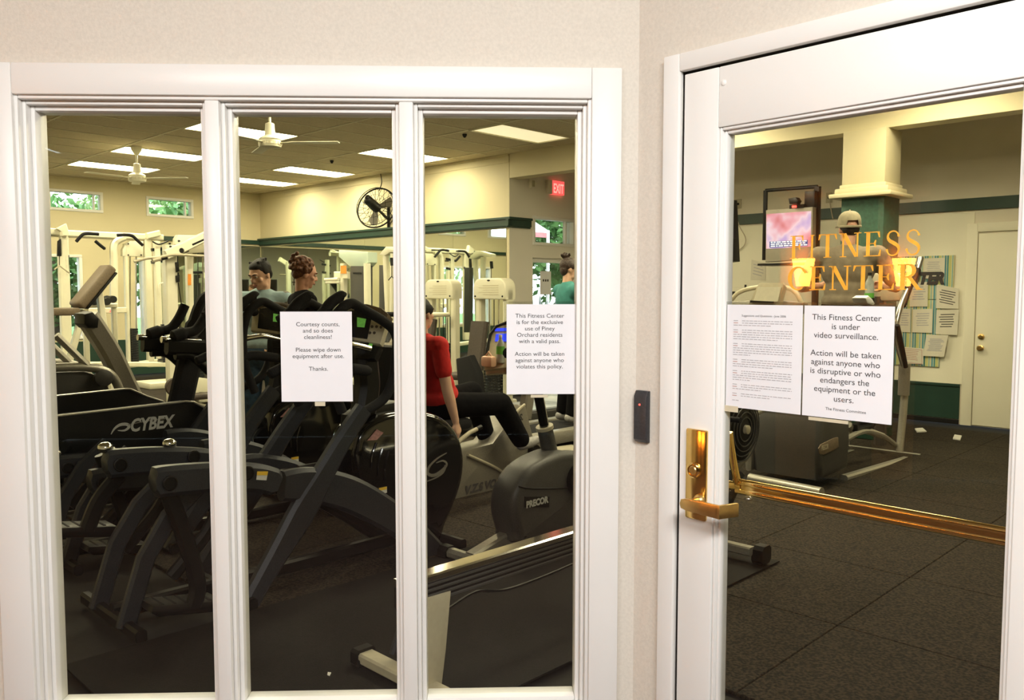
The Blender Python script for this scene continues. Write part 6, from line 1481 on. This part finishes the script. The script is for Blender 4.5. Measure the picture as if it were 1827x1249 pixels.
    mb = MB(); mb.tube([h(-.024, .0865, -.057), h(-.010, .0945, -.0535), h(0, .095, -.0555), h(.010, .0945, -.0535), h(.024, .0865, -.057)], [.002 * s, .0045 * s, .004 * s, .0045 * s, .002 * s], 6); mb.tube([h(-.020, .0875, -.061), h(0, .094, -.0655), h(.020, .0875, -.061)], [.002 * s, .0055 * s, .002 * s], 6); obj('lips', mb, 'lip', t)
    if hair:
        mb = MB(); hair(mb, h, hx, s); blob('hair', mb, .0065, hair_m, t, 3, .4)
    return t, P, h, hx

rnd = random.Random(11)
def hair_short(mb, h, hx, s):
    mb.ell(h(0, -.022, .045), (.080 * s, .090 * s, .082 * s), hx, 18, 12); mb.ell(h(0, .022, .076), (.062 * s, .05 * s, .042 * s), hx)
    mb.ell(h(0, -.055, -.005), (.068 * s, .045 * s, .06 * s), hx)
    for sd in (-1, 1): mb.ell(h(sd * .070, -.012, .035), (.014 * s, .035 * s, .04 * s), hx, 8, 8)
    for k in range(40): mb.ell(h(rnd.uniform(-.05, .05), rnd.uniform(-.08, .02), rnd.uniform(.10, .116)), (.013 * s,) * 3, hx, 6, 5)
def hair_curly_up(mb, h, hx, s):
    mb.ell(h(0, -.025, .035), (.084 * s, .092 * s, .088 * s), hx, 18, 12); mb.ell(h(0, -.065, .0), (.07 * s, .05 * s, .06 * s), hx)
    for k in range(150):
        th = rnd.uniform(0, 2 * PI); ph = rnd.uniform(-.2, 1.4); r = .10
        x, y, z = r * math.cos(ph) * math.cos(th) * .85, -.035 + r * math.cos(ph) * math.sin(th), .035 + r * math.sin(ph)
        if y > .04 and z < .075: continue
        mb.ell(h(x, y, z), (rnd.uniform(.012, .02) * s,) * 3, hx, 6, 5)
    for k in range(60):
        mb.ell(h(rnd.gauss(0, .035), -.085 + rnd.gauss(0, .03), .075 + rnd.gauss(0, .025)), (rnd.uniform(.014, .022) * s,) * 3, hx, 6, 5)
    mb.tube([h(.03, -.09, -.03), h(.035, -.085, -.08), h(.032, -.075, -.12)], .006, 6)
def hair_back(mb, h, hx, s):
    mb.ell(h(0, -.020, .040), (.080 * s, .094 * s, .084 * s), hx, 18, 12); mb.ell(h(0, -.055, -.02), (.070 * s, .052 * s, .075 * s), hx)
    for sd in (-1, 1): mb.ell(h(sd * .068, .005, .03), (.016 * s, .05 * s, .04 * s), hx, 8, 8)
    mb.cap(h(0, -.105, -.01), h(0, -.10, -.13), .04 * s, .022 * s)
def hair_bun(mb, h, hx, s):
    mb.ell(h(0, -.022, .038), (.080 * s, .094 * s, .084 * s), hx, 18, 12); mb.ell(h(0, -.06, -.01), (.068 * s, .05 * s, .07 * s), hx)
    for sd in (-1, 1): mb.ell(h(sd * .066, .0, .03), (.018 * s, .05 * s, .04 * s), hx, 8, 8)
    mb.ell(h(0, -.06, .135), (.042 * s, .042 * s, .034 * s), hx)
    for k in range(20): mb.ell(h(rnd.gauss(0, .025), -.06 + rnd.gauss(0, .025), .145 + rnd.gauss(0, .012)), (.012 * s,) * 3, hx, 6, 5)

def at(px, y): return hit(px, 522, V((0, y, 0)), V((0, 1, 0)))
G = lambda p, z=0: V((p.x, p.y, z))

# man in the light blue shirt, standing, looking down
person('standing man in a light blue shirt with grey sleeves and jeans, looking down', G(at(468, 7.25)), (0.05, -1, 0), dict(wrL=(-.16, .24, 1.02), wrR=(.18, .24, 1.0), elL=(-.25, .02, 1.14), elR=(.25, .02, 1.14), head=(0, .045, 1.60)),
       1.05, 1.0, 'cloth_blue', 'cloth_jeans', sleeve=1.0, sleeves2='cloth_grey', yaw=math.radians(34), pitch=math.radians(-24), hair=hair_short, hair_m='hair_black')
# woman in black on the treadmill
person('woman in a black top with curly auburn hair pinned up, walking on a treadmill', G(at(541, 6.55), .165), B + A * -.25, dict(wrL=(-.2, .28, 1.06), wrR=(.2, .28, 1.06), elL=(-.25, .0, 1.12), elR=(.25, .0, 1.12), anR=(.10, -.28, .14), toR=(.11, -.14, .05), knR=(.10, -.06, .5), anL=(-.1, .2, .09), toL=(-.11, .36, .05), knL=(-.1, .16, .5)),
       0.93, 0.98, 'cloth_black', 'cloth_black', sleeve=0.5, yaw=math.radians(6), pitch=math.radians(-16), hair=hair_curly_up, hair_m='hair_auburn', bust=.045, skin='skin_red')
# woman in red on the recumbent bike
hs_ = pa(4.72, (760, 560))[0]
org = sb - Z * (0.92 - 0.095)
person('woman in a red shirt and black trousers sitting on the recumbent bike', V((sb.x, sb.y, sb.z - 0.80)) + B * 0.13 - A * 0.03, B,
       dict(pelvis=(0, -.03, .90), waist=(0, -.08, 1.06), chest=(0, -.16, 1.23), neck=(0, -.235, 1.41), head=(0, -.215, 1.57), shL=(-.18, -.21, 1.36), shR=(.18, -.21, 1.36),
            elR=pa(4.44, (797, 692))[0], wrR=pa(4.40, (813, 752))[0], elL=(-.26, -.08, 1.09), wrL=(-.30, .07, .88),
            hiL=(-.09, .02, .90), hiR=(.09, .02, .90), knR=(.17, .41, .88), anR=(.19, .62, .57), toR=(.19, .78, .56), knL=(-.10, .36, .95), anL=(-.10, .52, .58), toL=(-.1, .68, .62)),
       1.0, 1.0, 'cloth_red', 'cloth_black', sleeve=0.62, yaw=math.radians(-8), pitch=math.radians(-6), hair=hair_back, hair_m='hair_black', bust=.05, pw=1.22, grip=(1.0, 1.05), palm=(V((0, 0, -1)) + A * -.5, V((0, 0, -1)) + A * .5))
# woman in teal
person('woman in a teal sleeveless top with a brown hair bun near the exit door', G(at(1014, 8.75), .17), B + A * -.35, dict(elR=(.24, .06, 1.16), wrR=(.16, .26, 1.22), elL=(-.24, .06, 1.16), wrL=(-.16, .26, 1.22)),
       0.99, 0.97, 'cloth_teal', 'cloth_black', sleeve=0, yaw=math.radians(18), pitch=math.radians(-4), hair=hair_bun, hair_m='hair_brown', bust=.045)
# man in the cap, from behind
t, P, h, hx = person('man in a khaki cap and taupe shirt seen from behind on the elliptical', G(at(1511, 7.3), .375), B * .96 + A * .30, dict(elL=(-.30, .06, 1.14), elR=(.30, .06, 1.14), wrL=(-.25, .33, 1.16), wrR=(.26, .33, 1.16), toL=(-.13, .15, .03), anL=(-.13, -.02, .09), anR=(.13, .12, .09), toR=(.14, .28, .03)),
       1.05, 1.22, 'cloth_taupe', 'cloth_black', sleeve=0.75, yaw=math.radians(-22), pitch=math.radians(2), hair=None, hair_m='hair_black', skin='skin_red')
s = 1.05
mb = MB(); mb.ell(h(0, -.052, .0), (.072 * s, .048 * s, .055 * s), hx); 
for sd in (-1, 1): mb.ell(h(sd * .066, -.02, .02), (.014 * s, .035 * s, .03 * s), hx, 8, 8)
blob('hair', mb, .0065, 'hair_black', t, 2)
cpt = MB(); prof = [(1.0, -.005), (1.02, .02), (.99, .05), (.90, .078), (.72, .100), (.45, .115), (.15, .120), (0.02, .121)]
vs = []; fs = []; n_ = 28
for r_, z_ in prof:
    for k in range(n_):
        th = 2 * PI * k / n_; x = .089 * r_ * math.cos(th); y = -.008 + .105 * r_ * math.sin(th); zz = z_ + .03 - (.012 if math.sin(th) < 0 and z_ < .03 else 0)
        if z_ < .06 and math.sin(th) < -.80: zz = max(zz, .072)          # opening over the strap
        vs.append(h(x, y, zz))
for i in range(len(prof) - 1):
    for k in range(n_): fs.append((i * n_ + k, i * n_ + (k + 1) % n_, (i + 1) * n_ + (k + 1) % n_, (i + 1) * n_ + k))
cpt.add(vs, fs); cp_ = obj('cap', cpt, 'cap_khaki', t, ang=80)
mb = MB(); top = []; 
for k in range(13):
    th = PI * k / 12; top.append(h(.088 * math.cos(th), .055 + .125 * math.sin(th), .038 - .020 * math.sin(th) - .022 * math.cos(th) ** 2))
mb.prism(top, hx[2] * .007); obj('cap_brim', mb, 'cap_khaki', cp_)
mb = MB(); mb.bar([h(.092 * math.cos(x), -.008 + .108 * math.sin(x), .026) for x in [PI + .5 + (PI - 1.0) * k / 10 for k in range(11)]], .022, .006, hx[2].cross(hx[0]), .002) if False else mb.tube([h(.091 * math.cos(x), -.008 + .107 * math.sin(x), .022) for x in [PI + .35 + (PI - .7) * k / 12 for k in range(13)]], .010, 8, flat=.35, up=hx[2]); obj('cap_strap', mb, 'cap_khaki', cp_)
mb = MB(); mb.ell(h(0, -.008, .152), .008, None, 8, 6); obj('cap_button', mb, 'cap_khaki', cp_)

# ================================================================== outside
mb = MB(); mb.prism([R(16.3, -30, -.25), R(60, -30, -.25), R(60, 60, -.25), R(9.1, 60, -.25), R(9.1, 10.9, -.25), R(9.1, 9.1, -.25), R(16.3, 9.1, -.25)], Z * .05); struct(obj('ground', mb, 'lawn', smooth=False), 'bright lawn outside the windows', 'ground')
mb = MB(); mb.prism([R(24, -30, -.19), R(29, -30, -.19), R(29, 60, -.19), R(24, 60, -.19)], Z * .02); struct(obj('road', mb, 'asphalt', smooth=False), 'pale road beyond the lawn', 'road')
lr = random.Random(5)
def tree(a, b, hh, rr, m, label, nl=1500, z0=1.0, lsz=.22):
    t = thing('tree', label, 'tree', R(a, b, -.2), 'trees outside')
    mb = MB(); mb.tube([R(a, b, -.2), R(a + .1, b, hh * .4), R(a, b + .1, hh * .75)], [.22, .16, .06], 8); obj('trunk', mb, 'bark', t)
    mb = MB(); c = R(a, b, z0 + (hh - z0) / 2)
    for i in range(nl):
        th = lr.uniform(0, 2 * PI); cz = lr.uniform(-1, 1); rd = lr.uniform(.55, 1) * (1 + .15 * math.sin(5 * th) * math.cos(4 * cz)); q = math.sqrt(1 - cz * cz)
        p = c + V((q * math.cos(th) * rr * rd, q * math.sin(th) * rr * rd, cz * (hh - z0) / 2 * rd))
        u = V((lr.gauss(0, 1), lr.gauss(0, 1), lr.gauss(0, 1))).normalized(); v = u.cross(V((lr.gauss(0, 1), lr.gauss(0, 1), lr.gauss(0, 1)))).normalized(); z_ = lr.uniform(.7, 1.3) * lsz
        mb.add([p - u * z_, p + v * z_ * .5, p + u * z_, p - v * z_ * .5], [(0, 1, 2, 3)])
    tag(obj('crown', mb, m, t, smooth=False), kind='stuff')
for k, (a, b, hh, rr, m, lab) in enumerate([(33, 14.6, 9, 3.6, 'leaf_light', 'tall pale green tree behind the high window over the lat machine'), (33, 6.8, 8, 3.6, 'leaf_light', 'tall pale green tree behind the high window over the crossover'), (33, -1.0, 9, 3.6, 'leaf_light', 'tall pale green tree mirrored in the long mirror'),
        (33, -9, 9, 3.6, 'leaf_light', 'tall pale green tree at the end of the row'), (20.5, 6.2, 3.6, 1.2, 'leaf_dark', 'small dark green tree close behind the tall window'), (21, 9.4, 4.0, 1.2, 'leaf_dark', 'small dark green tree behind the narrow sidelight'), (33, 22.6, 9, 3.6, 'leaf_light', 'tall pale green tree past the corner'),
        (20, 17.0, 7.5, 2.4, 'leaf_light', 'leafy tree behind the exit door transom'), (18.5, 22.5, 7.0, 2.6, 'leaf_dark', 'dark leafy tree behind the exit door'), (17.8, 14.0, 2.4, 1.5, 'leaf_light', 'low green bush behind the exit door glass')]):
    tree(a, b, hh, rr, m, lab, 6500 if rr > 2 else 2200, .6 if rr < 2 else 1.0, .17 if rr > 2 else .12)
mb = MB(); f = R(14, 12.2)
t = thing('fence', 'grey picket fence outside the exit door', 'fence', f)
for k in range(16):
    p = R(13.2, 11.0 + .28 * k, -.2); mb = MB(); mb.bar([p, p + Z * 1.55, p + Z * 1.65], [.06, .06, .01], .03, A, .004); obj('picket', mb, 'fence_grey', t)
for z in (.35, 1.2):
    mb = MB(); mb.bar([R(13.23, 10.9, z), R(13.23, 15.4, z)], .06, .03, A); obj('fence_rail', mb, 'fence_grey', t)
t = thing('canopy', 'white peaked canopy outside the transom window', 'canopy', R(14.2, 13.3))
ap = R(14.5, 12.2, 4.6)
mb = MB(); base = [R(13, 10.6, 2.95), R(13, 14.4, 2.95), R(16, 14.4, 2.95), R(16, 10.6, 2.95)]
mb.add(base + [ap] + [p - Z * .06 for p in base] + [ap - Z * .06], [(0, 1, 4), (1, 2, 4), (2, 3, 4), (3, 0, 4), (6, 5, 9), (7, 6, 9), (8, 7, 9), (5, 8, 9), (0, 5, 6, 1), (1, 6, 7, 2), (2, 7, 8, 3), (3, 8, 5, 0)]); obj('canopy_roof', mb, 'canopy_white', t, smooth=False)
for p in base:
    mb = MB(); mb.tube([V((p.x, p.y, -.2)), p], .04, 8); obj('canopy_pole', mb, 'canopy_white', t)
mb = MB(); mb.span(R(13, 10.6, 2.78), B * 3.8, A * .03, Z * .14); obj('valance', mb, 'awning_red', t, smooth=False)
